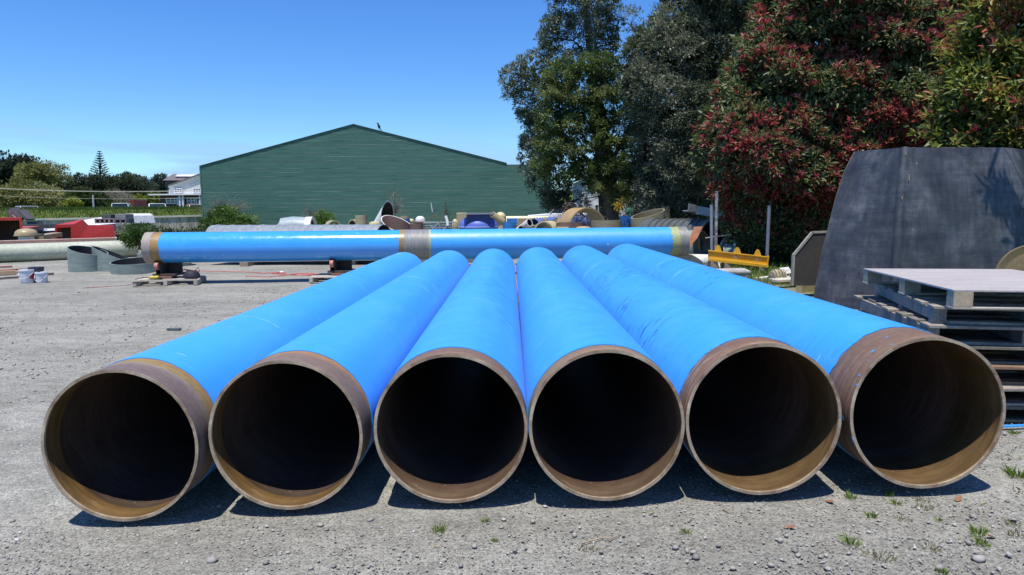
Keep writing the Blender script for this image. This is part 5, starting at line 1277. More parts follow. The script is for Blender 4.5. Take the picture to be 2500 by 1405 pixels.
# three grey poles
for lab, a_, b2, Y, m in (('straight galvanised pole, shorter of the close pair before the culvert', (1739, 612), (1737, 501), 19.3, galv), ('mottled grey pole, taller of the close pair before the culvert', (1748, 610), (1750, 468), 19.5, mat('mottled_pole', (.4, .39, .38), (.12, .12, .12), 12, .5, lo=.4, hi=.6)), ('lone grey pole leaning behind the right end of the yellow beam', (1872, 634), (1878, 503), 18.6, mat('blue_grey_pole', (.2, .22, .26), (.15, .165, .2), 6, .5))):
    A, B = P2(*a_, Y), P2(*b2, Y); A.z = gz(A.x, A.y) - .02; root = thing('pole', lab, 'pole', A, 'grey poles by the hedge'); part('shaft', MB().cyl(A, B, .045, seg=14), m, root); part('collar', MB().cyl(A.lerp(B, .995), A.lerp(B, 1.004), .05, seg=14), m, root)
# yellow lifting beam
YY = 18.6; yb = mat('yellow_beam_paint', (.72, .4, .02), (.62, .34, .02), 3, .45, .15, 20)
A, B = P2(1729, 622, YY + .15), P2(1873, 638, YY - .2); ax = (B - A).normalized()
root = thing('lifting_beam', 'yellow steel spreader beam with three lugs on timber blocks', 'beam', (A.x, A.y, gz(A.x, A.y)))
part('web', MB().beam(A, B, .05, .2), yb, root, sm=False)
part('top_flange', MB().beam(A + Vector((0, .02, .11)), B + Vector((0, .02, .11)), .17, .02), yb, root, sm=False)
part('bottom_flange', MB().beam(A + Vector((0, -.06, -.13)), B + Vector((0, -.06, -.13)), .2, .07), yb, root, sm=False)
Lb = (B - A).length
for t in (.17, .5, .84):
    q = A + ax * Lb * t + Vector((0, 0, .12)); part('lug', MB().prism([q + ax * -.09, q + ax * .09, q + ax * .07 + Vector((0, 0, .08)), q + ax * .03 + Vector((0, 0, .16)), q + ax * -.01 + Vector((0, 0, .17)), q + ax * -.05 + Vector((0, 0, .11))], (.0, .035, 0)), yb, root, sm=False)
for t in (.46, .82):
    q = A + ax * Lb * t + Vector((0, -.028, .01)); part('label_plate', MB().beam(q - ax * .045, q + ax * .045, .006, .06), mat('label_white', (.7, .68, .64)), root, sm=False)
part('end_plate', MB().beam(B - ax * .01, B + ax * .02, .2, .3), yb, root, sm=False)
for t in (.08, .32, .9):
    q = A + ax * Lb * t; g = gz(q.x, q.y); zt_ = q.z - .165
    if zt_ > g + .02: solo('timber_block', MB().box((q.x, q.y, (g + zt_) / 2), (.2, .3, zt_ - g)), timber, 'timber block under the %s of the yellow beam' % ('left end' if t < .2 else 'middle' if t < .5 else 'right end'), 'block', sm=False, group='blocks under the yellow beam')
# white moulded tray before the beam
A = G(1790, 668); root = thing('white_tray', 'grimy white moulded tray lying before the yellow beam', 'tray', A)
tr = mat('grimy_white_tray', (.5, .49, .47), (.36, .35, .34), 4, .6, .2)
q = [P2(1735, 651, 17.6), P2(1817, 645, 17.8), P2(1834, 663, 16.9), P2(1760, 668, 16.7)]
for v in q: v.z = A.z + .16
part('top', MB().prism(q, (0, 0, -.04)), tr, root, sm=False); part('sides', MB().prism([v.lerp(sum(q, Vector()) / 4, .04) + Vector((0, 0, -.041)) for v in q], (0, 0, -.12)), mat('tray_side', (.4, .39, .38)), root, sm=False)
cm = sum(q, Vector()) / 4; part('raised_panel', MB().prism([v.lerp(cm, .25) for v in q], (0, 0, .018)), tr, root, sm=False)
# netted bundle
c = P2(1905, 655, 15.8); c.z = gz(c.x, c.y) + .14
root = thing('rope_bundle', 'round pale netted bundle on the grass before the dark slab', 'bundle', (c.x, c.y, c.z - .14)); bun = mat('netted_bundle', (.42, .38, .27), (.16, .14, .09), 14, .85, .6, 30)
part('body', MB().lathe(c - Vector((.2, 0, 0)), [(.03, -.02), (.12, 0), (.165, .08), (.16, .2), (.13, .3), (.05, .36)], 24, (1, .25, -.05)), bun, root)
for k in range(6): part('cord', MB().tube(c + Vector((-.16 + .07 * k, -.0, 0)), c + Vector((-.145 + .07 * k, .004, 0)), .172 - .008 * abs(k - 1.5), .15, 24), tan, root)
part('neck', MB().limb([c + Vector((.12, .0, -.02)), c + Vector((.26, -.06, -.08)), c + Vector((.36, -.1, -.1))], .06, .03, 10), wht, root)
# dark octagonal slab leaning
YO = 13.2; oc = [(1935, 690), (1938, 624), (1984, 568), (2040, 566), (2040, 690)]; ocm = mat('dark_slab', (.06, .055, .045), (.04, .038, .033), 2, .8, .2); oce = mat('slab_edge', (.36, .34, .28), (.28, .26, .21), 4)
root = thing('dark_slab', 'dark slab with cut corner and pale edge standing left of the black hood', 'slab', P2(1960, 690, YO))
q = [P2(*t, YO + .0) for t in oc]
for v in q[:1] + q[-1:]: v.z = gz(v.x, v.y) + .22
part('face', MB().prism(q, (.03, .05, 0)), ocm, root, sm=False)
em = MB()
for i in range(1, 4): em.beam(q[i - 1] + Vector((0, .02, 0)), q[i] + Vector((0, .02, 0)), .07, .04)
part('edge', em, oce, root, sm=False)
# white timbers and sheets at its foot
for k, (a_, b2, w, h, m, lab) in enumerate((((1850, 686), (1912, 678), .16, .05, wht, 'white painted board left of the dark slab foot'), ((1884, 694), (1960, 689), .2, .04, wht, 'white painted board in front of the dark slab'), ((1890, 703), (1975, 699), .2, .05, pal_w, 'pale board lying nearest the blue pipe before the dark slab'), ((1940, 700), (2000, 693), .3, .06, cream, 'cream board end under the black hood corner'), ((1950, 716), (2010, 707), .14, .22, tan, 'tan block end beside the black hood corner'))):
    A, B = G(*a_), G(*b2); z = .05 + .05 * (k % 3); solo('board', MB().beam(A + Vector((0, 0, z)), B + Vector((0, 0, z)), w, h), m, lab, 'board', sm=False, group='boards before the dark slab', bev=.003)
for k, (q, lab) in enumerate(((((1902, 676), (1924, 673), (1934, 683), (1912, 688)), 'tilted white tile on the boards left of the dark slab'), (((1945, 689), (1985, 688), (1990, 695), (1950, 696)), 'white sheet scrap before the dark slab'))):
    q3 = [G(*t) + Vector((0, 0, .17 + .05 * (j in (0, 1)))) for j, t in enumerate(q)]; solo('white_sheet', MB().prism(q3, (0, 0, -.015)), wingw, lab, 'sheet', sm=False)

# ------------------------------------------------------------------ black hood
hood_m = None
def hood_mat():
    m, n, l, p = new_mat('black_moulding')
    a = ramp(n, l, noise(n, l, 1.6, 7, (1, 1, .8), rough=.65), [(.3, (.02, .022, .027)), (.48, (.038, .042, .049)), (.68, (.095, .101, .11))])
    s_ = ramp(n, l, noise(n, l, 9, 7, (1, 1, .1), rough=.75), [(.36, (.55, .56, .6)), (.68, (1.5, 1.48, 1.42))]); h_ = ramp(n, l, noise(n, l, 9, 7, (.12, .12, 1), rough=.75), [(.36, (.6, .6, .64)), (.68, (1.45, 1.42, 1.36))])
    c = mixc(n, l, .8, mixc(n, l, .8, a, s_, 'MULTIPLY'), h_, 'MULTIPLY')
    d = ramp(n, l, noise(n, l, 9, 4, (2.4, 2.4, .5)), [(.735, (0, 0, 0)), (.75, (.8, .8, .8))]); c = mixc(n, l, d, c, (.5, .48, .44))
    l.new(c, p.inputs['Base Color']); l.new(ramp(n, l, noise(n, l, 2.5, 6), [(.3, (.42,) * 3), (.7, (.62,) * 3)]), p.inputs['Roughness'])
    bumpn(n, l, p, noise(n, l, 6, 5), .12, .02); return m
hm = hood_mat()
Lp_ = [(2090, 372), (2066, 418), (2046, 478), (2029, 545), (2010, 620), (1997, 690), (1989, 740), (1980, 800), (1974, 850)]
Sp_ = [(2213, 362), (2208, 410), (2203, 470), (2198, 535), (2193, 610), (2188, 680), (2184, 735), (2180, 800), (2177, 850)]
Rp_ = [(2445, 362), (2468, 400), (2492, 450), (2512, 520), (2530, 600), (2546, 680), (2558, 740), (2568, 800), (2575, 850)]
n_ = len(Lp_); rows = []
for i in range(n_):
    lean = .62 * (1 - i / (n_ - 1))
    rows.append((W(*Lp_[i], 11.9 + lean), W(*Sp_[i], 10.9 + lean), W(*Rp_[i], 11.1 + lean), W(*Rp_[i], 11.1 + lean) + Vector((1.4, 2.2 - 2 * lean, 0)), W(*Lp_[i], 11.9 + lean) + Vector((.9, 2.2 - 2 * lean, 0))))
gzh = gz(6.5, 11.2)
root = thing('black_hood', 'huge black moulded hood with a vertical seam standing behind the pallets', 'hood', rows[-1][1])
def sheet(name, ia, ib, m, div=6):
    mb = MB(); vs = []
    for r_ in rows:
        a_, b2 = r_[ia], r_[ib]
        for k in range(div + 1): vs.append(a_.lerp(b2, k / div))
    nn = (rows[4][ib] - rows[4][ia]).cross(rows[0][ia] - rows[-1][ia]).normalized() * .035
    N_ = len(vs); vs2 = [v + nn for v in vs]; fs = []
    for i in range(n_ - 1):
        for k in range(div):
            o = i * (div + 1) + k; q = (o, o + 1, o + div + 2, o + div + 1); fs += [q, tuple(x + N_ for x in q[::-1])]
    for i in range(n_ - 1):
        for k in (0, div): o = i * (div + 1) + k; fs.append((o, o + div + 1, o + div + 1 + N_, o + N_))
    for i in (0, n_ - 1):
        for k in range(div): o = i * (div + 1) + k; fs.append((o, o + 1, o + 1 + N_, o + N_))
    mb.add(vs + vs2, fs); return part(name, mb, m, root, bev=0)
sheet('left_panel', 0, 1, hm); sheet('front_panel', 1, 2, hm); sheet('right_panel', 2, 3, hm); sheet('back_panel', 3, 4, hm); sheet('side_panel', 4, 0, hm)
part('corner_seam', MB().limb([r_[1] + Vector((0, .035, 0)) for r_ in rows], .075, .085, 14), hm, root)
chip = mat('chipped_edge', (.42, .3, .2), (.3, .2, .13), 9)
cmb = MB()
for a_, b2, t0, t1 in ((1, 2, .32, .5), (1, 2, .54, .66), (1, 2, .05, .09), (1, 2, .75, .8)): cmb.beam(rows[0][a_].lerp(rows[0][b2], t0) + Vector((0, -.012, .004)), rows[0][a_].lerp(rows[0][b2], t1) + Vector((0, -.012, .004)), .035, .012)
part('chipped_edge', cmb, chip, root, sm=False)
for k, t in enumerate((.3, 1.4, 2.2)):
    i = int(t); c = rows[i][1].lerp(rows[i + 1][1], t - i) + Vector((.06 if k % 2 else -.03, -.055, 0))
    part('chip', MB().box(c, (.014, .012, (.05, .11, .06)[k])), chip, root, sm=False)

# brown dished end between hood and pallets
c = W(2538, 692, 9.2); r_ = .55
solo('dished_end', MB().lathe(c, [(r_, 0), (r_, .03), (r_ * .97, .045), (r_ * .8, .0), (r_ * .4, -.06), (0, -.08)], 56, (-.22, -.9, .35)), mat('olive_brown_dish', (.16, .12, .05), (.13, .095, .04), 2, .4, .08), 'olive brown round dished end leaning between the hood and the pallets', 'dish')
c3 = Vector((c.x, c.y + .1, gz(c.x, c.y))); solo('crate', MB().box((c3.x + .1, c3.y + .25, c3.z + (c.z - r_ - c3.z) / 2), (.8, .6, max(.1, c.z - r_ - c3.z))), dk, 'dark crate under the olive brown dished end', 'crate', sm=False)

# ------------------------------------------------------------------ pallet stack at the right
ply = mat('grey_plywood_deck', (.42, .39, .37), (.34, .31, .295), 2.2, .8, .15, 40, stretch=(1, 7, 1)); blkw = mat('chipboard_block', (.47, .38, .26), (.33, .25, .16), 9, .85, .5, 60)
pal_d = mat('mossy_pallet_wood', (.22, .19, .14), (.11, .1, .078), 3, .9, .5, 30, isl=.25); pal_b = mat('orange_pallet_wood', (.3, .18, .09), (.18, .11, .07), 3, .9, .5, 30)
gp = gz(4.2, 6.2)
lv = [('bottom pallet of the stack at the right, dark and close to the ground', 0, .14, pal_d), ('dark grey pallet second from the bottom of the right stack', 1, .16, pal_g), ('pallet with orange stained bearer, third from the bottom of the right stack', 2, .16, pal_b),
      ('dark mossy pallet in the middle of the right stack', 3, .15, pal_d), ('grey pallet with loose end slats, third from the top of the right stack', 4, .16, pal_g), ('thick framed grey pallet under the plywood topped one', 5, .145, pal_g), ]
z = gp + .002
specs = [(-.1, .02, 4.40, 6.3), (-.05, .0, 4.42, 6.28), (-.12, .04, 4.45, 6.3), (-.16, .0, 4.40, 6.3), (-.2, 0, 4.33, 6.31), (-.26, 0, 4.44, 6.28)]
zt = W(2346, 709, 5.33).z; top_h = .155; fit = (zt - top_h - z) / sum(a[2] for a in lv)
for (lab, k, h, m), (rz, _, x, y) in zip(lv, specs):
    h *= fit
    pallet(lab, (x, y, z), 1.5, 1.9, rz, m, 7, h, group='stacked pallets', board=.024); z += h
pallet('top pallet with a smooth grey plywood deck on pale blocks', (4.35, 6.22, zt - top_h), 1.45, 1.95, -.14, pal_w, 6, top_h, deck=ply, blocks=True, group='stacked pallets', board=.016, bm_=blkw)
# blue offcut strip at the ground
p = W(2478, 1041, 5.25); solo('blue_strip', MB().beam(p + Vector((-.1, 0, 0)), p + Vector((.5, .05, 0)), .03, .012), blues[0], 'thin bright blue strip on the lowest pallet beside the last pipe', 'strip', sm=False)

# ------------------------------------------------------------------ trees on the right
bark = mat('tree_bark', (.1, .085, .07), (.05, .042, .036), 5, .9, .6, 30, stretch=(1, 1, .3), bdist=.02); bark_p = mat('pale_bark', (.24, .21, .18), (.13, .115, .1), 5, .9, .5, 30)
lm = leaf_mat('tree_leaf', .42, .32, .45); lm_g = leaf_mat('glossy_leaf', .42, .34, .4); lm_f = leaf_mat('far_leaf', .7, .3, .15)
def tree(name, label, trunk_px, Y, tr, polys, T, ncl, per, spread, ls, ratio, cols, D=1.2, limbs=(), sticks=0, six=False, front=.6, core=.2, mm=None, bm_=bark, seed=1, colfun=None, group=None, up=.3, s=.8, jit=.25, cat='tree', inner=0, shoots=None, flat=.5, gap=0.0, gs=1.5):
    """trunk_px: image columns/rows of the trunk from foot to top; polys: crown outlines at distance Y"""
    tp = [W(px, py, Y) for px, py in trunk_px]; tp[0].z = gz(tp[0].x, tp[0].y) - .05
    root = thing(name, label, cat, tp[0], group)
    if tr > 0: part('trunk', MB().limb(tp, tr, tr * .45, 10), bm_, root)
    for k, (pts, r_, dy) in enumerate(limbs):
        q = [W(px, py, Y + dy * (i / (len(pts) - 1))) for i, (px, py) in enumerate(pts)]
        part('limb', MB().limb(q, r_, r_ * .4, 8), bm_, root)
    PO, NO, SH = [], [], []
    A_ = [abs(sum(p[i][0] * p[(i + 1) % len(p)][1] - p[(i + 1) % len(p)][0] * p[i][1] for i in range(len(p)))) for p in polys]
    for p, a in zip(polys, A_):
        po, no, sh, q = crown_clusters(p, Y, T, max(3, int(ncl * a / sum(A_))), D, front, core, gap, gs); PO.append(po); NO.append(no); SH.append(sh)
    PO, NO, SH = np.concatenate(PO), np.concatenate(NO), np.concatenate(SH)
    PO += NP.normal(0, spread * .35, PO.shape)
    PO[:, 2] = np.maximum(PO[:, 2], .15)
    cf = colfun(PO, NO, SH) if colfun else palette(cols, PO, seed, s, jit)
    me = crown_mesh('crown', PO, NO, per, spread, ls, ratio, cf, up, six, flat=flat)
    attach('crown', me, mm or lm, root, 'stuff')
    if shoots:
        n_, th_, ln_ = shoots
        rn = vnoise(PO, 1.1, seed + 4) * .5 + vnoise(PO, 3.0, seed + 5) * .5 + NP.normal(0, .08, len(PO))
        ii_ = np.where((SH > .6) & (rn > th_))[0]; ii_ = NP.choice(ii_, min(n_, len(ii_)), False)
        sp_ = PO[ii_] + NO[ii_] * (spread * .8); sn_ = unit(NO[ii_] + np.array([0, -.35, .5]))
        rc = np.array([(.22, .028, .038), (.3, .05, .06), (.36, .1, .095), (.26, .06, .04), (.24, .11, .055)])
        def cf3(k, m):
            t_ = NP.rand(len(sp_))[k] * .8 + NP.rand(m) * .2; return rc[np.clip((t_ * 5).astype(int), 0, 4)] * NP.uniform(.75, 1.2, (m, 1))
        me3 = crown_mesh('red_shoots', sp_, sn_, 13, .07, ln_, .27, cf3, .5, True, jit=.42, flat=.8)
        attach('red_shoots', me3, mm or lm, root, 'stuff')
    if inner:
        PI_, NI, SI = [], [], []
        for p, a in zip(polys, A_):
            po, no, sh, q = crown_clusters(p, Y + .3, T * .45, max(3, int(inner * a / sum(A_))), D * 1.6, .5, .5); PI_.append(po[sh < 1.2]); NI.append(no[sh < 1.2])
        PI_, NI = np.concatenate(PI_), np.concatenate(NI)
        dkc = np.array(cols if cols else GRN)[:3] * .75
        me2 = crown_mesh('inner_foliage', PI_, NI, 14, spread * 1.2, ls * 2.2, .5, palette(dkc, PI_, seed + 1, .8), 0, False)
        attach('inner_foliage', me2, mm or lm, root, 'stuff')
    if sticks:
        mb = MB(); idx = NP.choice(len(PO), min(sticks, len(PO)), False); tv = np.array([t[:] for t in tp] + [W(px, py, Y)[:] for pts, _, _ in limbs for px, py in pts])
        for i in idx:
            c = PO[i]; j = np.argmin(np.linalg.norm(tv - c, axis=1) + np.maximum(tv[:, 2] - c[2], 0) * .8); a_ = Vector(tv[j]); b2 = Vector(c); md = a_.lerp(b2, .55) + Vector((0, 0, .12 * (b2 - a_).length * .5))
            mb.limb([a_, md, b2], .03 * min(1.6, .4 + (b2 - a_).length * .25), .008, 5)
        part('branches', mb, bm_, root, kind='stuff')
    return root
GD = [(.035, .055, .026), (.058, .085, .042), (.085, .115, .062), (.125, .15, .095), (.18, .2, .14)]
GL = [(.035, .065, .014), (.06, .1, .02), (.095, .14, .03), (.14, .18, .045), (.19, .215, .07)]
def lump(cx, cy, rx, ry, n=11):
    return [(cx + rx * R.uniform(.75, 1.2) * math.cos(2 * PI * k / n), cy + ry * R.uniform(.75, 1.2) * math.sin(2 * PI * k / n)) for k in range(n)]
# A: tall sparse one behind
tree('tall_tree', 'tall sparse tree with twin upper stems and open grey green crown beside the shed', [(1478, 548), (1470, 420), (1455, 300), (1442, 150), (1432, 20), (1430, -80)], 37, .3,
     [[(1350, -60), (1525, -60), (1505, 20), (1515, 60), (1480, 95), (1450, 140), (1425, 140), (1400, 80), (1345, 35)], [(1330, 60), (1380, 40), (1400, 70), (1375, 110), (1320, 118), (1297, 100), (1302, 72)],
      [(1228, 178), (1262, 150), (1335, 125), (1400, 130), (1430, 175), (1340, 215), (1330, 290), (1295, 325), (1270, 290), (1262, 245), (1232, 240)], [(1285, 290), (1330, 300), (1360, 420), (1400, 470), (1360, 505), (1300, 470), (1278, 420), (1272, 376)],
      [(1460, 60), (1500, 100), (1498, 140), (1470, 150)], [(1330, 470), (1400, 470), (1440, 500), (1400, 520), (1350, 520), (1322, 500)]],
     1.9, 900, 44, .27, .17, .34, GD, .9, inner=40, limbs=[([(1462, 330), (1468, 200), (1452, 100), (1462, -20)], .14, .5), ([(1455, 300), (1400, 210), (1345, 160), (1275, 180)], .09, -.6), ([(1440, 140), (1400, 100), (1330, 90)], .06, -.5), ([(1470, 420), (1390, 350), (1300, 330)], .09, -.8), ([(1474, 480), (1420, 430), (1330, 440)], .09, -1.0)], sticks=130, seed=3, s=.9)
# B: bushy light green one in front
tree('bushy_tree', 'bushy lighter green tree with dark forked trunk before the tall sparse one', [(1500, 552), (1492, 470), (1486, 380), (1470, 280), (1450, 200)], 34, .36,
     [lump(*t) for t in ((1372, 190, 44, 40), (1425, 175, 36, 30), (1470, 170, 40, 36), (1505, 215, 38, 42), (1350, 245, 34, 32), (1400, 250, 42, 34), (1455, 240, 36, 30), (1340, 300, 32, 34), (1390, 315, 42, 32), (1450, 300, 36, 28), (1520, 290, 40, 40), (1540, 350, 32, 36),
      (1345, 360, 36, 32), (1405, 375, 36, 26), (1465, 350, 34, 30), (1475, 410, 34, 26), (1430, 415, 36, 24), (1520, 405, 38, 30), (1560, 440, 34, 30), (1515, 455, 34, 24), (1580, 395, 28, 34), (1330, 410, 26, 26), (1385, 428, 28, 18), (1455, 455, 26, 20), (1500, 490, 30, 18), (1545, 480, 30, 20), (1590, 470, 28, 26))],
     1.6, 1700, 44, .22, .135, .36, GL, .7, inner=160, limbs=[([(1494, 470), (1440, 400), (1380, 330)], .14, -.8), ([(1488, 400), (1530, 330), (1545, 280)], .12, -.6), ([(1500, 540), (1512, 460), (1530, 400)], .2, .3), ([(1484, 360), (1420, 280), (1370, 230)], .1, -.8)], sticks=90, seed=5, s=1.1)
# C: big dark tree
tree('dark_tree', 'big dense dark grey green tree between the bushy tree and the red hedge', [(1690, 570), (1690, 400), (1700, 200), (1710, -60)], 29, .4,
     [[(1532, 132), (1566, 95), (1600, 60), (1628, 15), (1640, -70), (1905, -70), (1890, 60), (1850, 130), (1800, 200), (1760, 300), (1730, 360), (1735, 440), (1780, 520), (1740, 552), (1660, 548), (1600, 510), (1560, 470), (1568, 400), (1555, 300), (1530, 220)]],
     2.2, 2600, 46, .3, .14, .36, [(.04, .06, .028), (.065, .09, .045), (.09, .115, .062), (.13, .15, .09), (.2, .21, .14)], 1.4, inner=1000, gap=.22, gs=1.6, limbs=[([(1690, 420), (1620, 300), (1590, 180)], .14, -.8), ([(1695, 300), (1780, 150), (1800, 40)], .13, -.8)], sticks=60, seed=7, s=.7)
tree('sparse_tree', 'sparse pale green treetop leaning left out of the big dark tree', [(1655, 540), (1640, 300), (1610, 180), (1570, 110), (1540, 60)], 30.5, .13,
     [[(1508, 45), (1530, 22), (1556, 35), (1560, 60), (1540, 75), (1515, 70)], [(1560, 60), (1600, 25), (1632, 15), (1630, 60), (1600, 80), (1570, 90)], [(1515, 95), (1550, 90), (1590, 120), (1570, 150), (1530, 150), (1514, 130)], [(1515, 180), (1550, 150), (1580, 180), (1560, 220), (1525, 230)]],
     .8, 90, 26, .28, .14, .3, [(.05, .07, .03), (.09, .115, .05), (.14, .16, .08)], .5, limbs=[([(1600, 160), (1560, 70), (1525, 45)], .035, -.4), ([(1615, 190), (1610, 110), (1600, 50)], .035, .2)], sticks=40, seed=9, bm_=bark_p)
# yellow flowering twig and dark shrubs between the scrap and the trunks
tree('shrub', 'small shrub with yellow leaves behind the green ring', [(1512, 545), (1514, 515)], 31, .03, [[(1504, 492), (1520, 486), (1534, 492), (1530, 506), (1512, 514)]], .3, 16, 26, .16, .09, .4, [(.35, .22, .01), (.5, .33, .02), (.16, .17, .02)], .3, seed=11, cat='shrub')
tree('shrub', 'twiggy reddish grey shrub inside the amber arch', [(1430, 552), (1430, 530)], 29.5, .03, [[(1355, 540), (1372, 505), (1410, 488), (1440, 500), (1470, 530), (1470, 556), (1360, 556)]], .5, 70, 22, .2, .075, .4, [(.09, .06, .05), (.17, .12, .1), (.06, .06, .035)], .4, sticks=40, seed=12, cat='shrub')
tree('understory', 'dark shaded undergrowth under the big dark tree', [(1660, 560), (1660, 545)], 27.5, .04, [[(1520, 560), (1530, 500), (1600, 500), (1680, 520), (1770, 500), (1790, 580), (1700, 590), (1600, 575)]], .9, 170, 28, .34, .12, .35, [(.01, .018, .008), (.022, .035, .014), (.035, .05, .02)], .6, seed=13, cat='shrub')  # shade under the tree put into the near-black leaf colours

# D: red tipped hedge tree
RED = np.array([(.24, .022, .032), (.38, .045, .055), (.46, .09, .085), (.3, .08, .04)]); GRN = np.array([(.045, .075, .025), (.08, .12, .038), (.13, .165, .06), (.2, .22, .095), (.2, .12, .05)])
def red_col(share, seed, low=None):
    def f(PO, NO, SH):
        pr = vnoise(PO, 1.1, seed) * .6 + vnoise(PO, 3.2, seed + 1) * .4; isr = (pr + NP.normal(0, .16, len(PO)) + (NP.rand(len(PO)) - .5) * .25) > (1 - share)
        isr &= SH > .55
        def g(k, m):
            a = RED[NP.randint(0, len(RED), m)]; b2 = GRN[np.clip((NP.beta(1.6, 2.1, m) * len(GRN)).astype(int), 0, len(GRN) - 1)]
            mk = isr[k] & (NP.rand(m) < .72)
            return np.where(mk[:, None], a, b2) * NP.uniform(.75, 1.25, (m, 1))
        return g
    return f
tree('red_tipped_shrub', 'huge evergreen shrub flushed with crimson new leaves behind the black hood', [(2000, 640), (2010, 450), (2050, 250), (2080, 100)], 21.5, .16,
     [[(1905, -70), (2420, -70), (2400, 80), (2340, 200), (2310, 300), (2300, 390), (2200, 440), (2090, 470), (2010, 500), (1990, 545), (1900, 520), (1815, 500), (1740, 455), (1712, 365), (1748, 262), (1795, 160), (1850, 60)]],
     2.0, 5600, 22, .26, .165, .34, None, 1.5, inner=1400, gap=.2, gs=1.5, shoots=(2600, .43, .165), seed=4, six=True, mm=lm_g, colfun=red_col(.3, 4), front=.74, core=.1, up=.45, flat=.65)
tree('hedge_shrub', 'dark lower hedge with olive leaves behind the grey poles', [(1860, 650), (1850, 560)], 21.0, .08,
     [[(1735, 440), (1815, 480), (1900, 500), (2020, 500), (2010, 640), (1930, 650), (1860, 630), (1800, 580), (1765, 540), (1790, 500), (1745, 480)]],
     1.0, 700, 26, .26, .14, .36, None, .9, six=True, mm=lm_g, colfun=red_col(.3, 21), front=.5, core=.4, up=.3, cat='shrub', seed=8)
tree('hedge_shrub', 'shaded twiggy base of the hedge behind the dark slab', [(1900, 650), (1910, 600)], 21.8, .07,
     [[(1790, 520), (1900, 480), (2060, 480), (2060, 650), (1930, 660), (1850, 640), (1800, 600)]], .8, 420, 26, .3, .12, .36, [(.008, .014, .006), (.018, .028, .01), (.03, .042, .016)], .6, mm=lm_g, cat='shrub', seed=18)  # leaf colours nearly black, with the under-hedge shade painted in
# E: green one at the right edge, nearer
OLV = [(0.053, 0.080, 0.015), (0.104, 0.142, 0.023), (0.180, 0.218, 0.038), (0.285, 0.285, 0.067), (0.323, 0.190, 0.057), (0.380, 0.095, 0.057)]
tree('olive_shrub', 'olive green glossy leaved shrub at the right edge above the black hood', [(2560, 800), (2500, 500), (2470, 200)], 14.2, .14,
     [[(2400, -70), (2700, -70), (2700, 700), (2560, 640), (2520, 480), (2450, 430), (2340, 420), (2310, 330), (2330, 230), (2360, 140), (2380, 60)]],
     1.5, 2900, 22, .24, .15, .36, OLV, 1.2, inner=700, gap=.2, gs=1.9, shoots=(140, .55, .17), six=True, mm=lm_g, seed=15, s=1.6, jit=.35, front=.74, core=.1, up=.3, flat=.65)
# overhanging twigs that shade the hood (their own branch above the frame)
pos = []; nr = []
hangs = [W(px, py, 11.35) + SUN / SUN.z * 3.5 for px, py in ((2425, 362), (2436, 390), (2447, 425), (2470, 395), (2486, 435), (2498, 475), (2506, 510), (2484, 585), (2496, 610))]
mb = MB(); root = thing('overhanging_branch', 'leafy olive branch hanging over the right corner of the black hood', 'branch', (9.6, 12.5, 6.4))
mb.limb([Vector((9.6, 12.5, 6.4))] + sorted(hangs, key=lambda q: -q.z), .03, .004, 6)
for q in hangs:
    for k in range(4): pos.append((q.x + R.uniform(-.04, .04), q.y + R.uniform(-.06, .06), q.z + R.uniform(-.06, .04))); nr.append((0, -.3, -.4))
part('stem', mb, bark_p, root)
pos, nr = np.array(pos), unit(np.array(nr, float))
attach('leaves', crown_mesh('leaves', pos, nr, 7, .08, .2, .3, palette(OLV, pos, 3, 1.2), -.2, True), lm_g, root, 'stuff')

# ------------------------------------------------------------------ left background: trees and shrubs
DKG = [(.012, .022, .014), (.02, .034, .02), (.032, .048, .026), (.05, .066, .035)]
WIL = [(.1, .115, .03), (.16, .17, .05), (.23, .235, .08), (.28, .28, .12)]
MID = [(.02, .04, .01), (.038, .065, .016), (.06, .09, .026), (.09, .12, .04)]
bg = dict(front=.65, core=.15, mm=lm_f)
tree('pine_tree', 'dark pine cut off by the left edge of the picture', [(-8, 505), (-8, 400)], 130, .4, [[(-60, 380), (4, 380), (14, 392), (6, 400), (18, 410), (8, 425), (16, 448), (-60, 460)]], 3, 90, 26, 1.0, .7, .3, DKG, 1.5, seed=31, **bg)
tree('macrocarpa_tree', 'dark wind swept tree with layered crown behind the pale willow', [(60, 505), (58, 450), (50, 410)], 128, .5, [[(10, 445), (0, 430), (20, 405), (38, 392), (58, 389), (66, 395), (80, 395), (86, 405), (92, 420), (84, 440), (70, 446), (50, 440), (30, 452)], [(-30, 440), (20, 440), (60, 452), (80, 470), (-30, 480)]], 4, 240, 34, 1.1, .6, .4, DKG, 2.0, limbs=[([(58, 470), (40, 435), (20, 420)], .25, 0), ([(59, 460), (75, 430), (80, 410)], .22, 0)], seed=32, **bg)
tree('willow_tree', 'pale yellow green willow with bare twigs at its right side', [(116, 505), (118, 460), (112, 430)], 112, .35, [[(62, 432), (72, 412), (95, 405), (125, 406), (132, 420), (128, 440), (100, 450), (75, 445)], [(120, 412), (138, 408), (152, 420), (150, 440), (130, 448)]], 3, 170, 34, .8, .5, .3, WIL, 1.5, limbs=[([(118, 460), (132, 430), (146, 412)], .12, 0), ([(116, 470), (95, 440), (85, 425)], .14, 0)], sticks=40, bm_=bark_p, seed=33, **bg)
tree('willow_tree', 'broad low willow mass behind the silver hatchback', [(80, 510), (82, 480)], 98, .4, [[(-40, 512), (-40, 478), (10, 468), (40, 455), (75, 450), (100, 458), (130, 465), (150, 480), (158, 505), (120, 514), (60, 512)]], 4, 420, 34, .7, .45, .3, WIL, 2.2, limbs=[([(86, 490), (88, 460), (92, 448)], .12, -1), ([(70, 495), (85, 470), (112, 455)], .12, -2)], sticks=50, bm_=bark_p, seed=34, **bg)
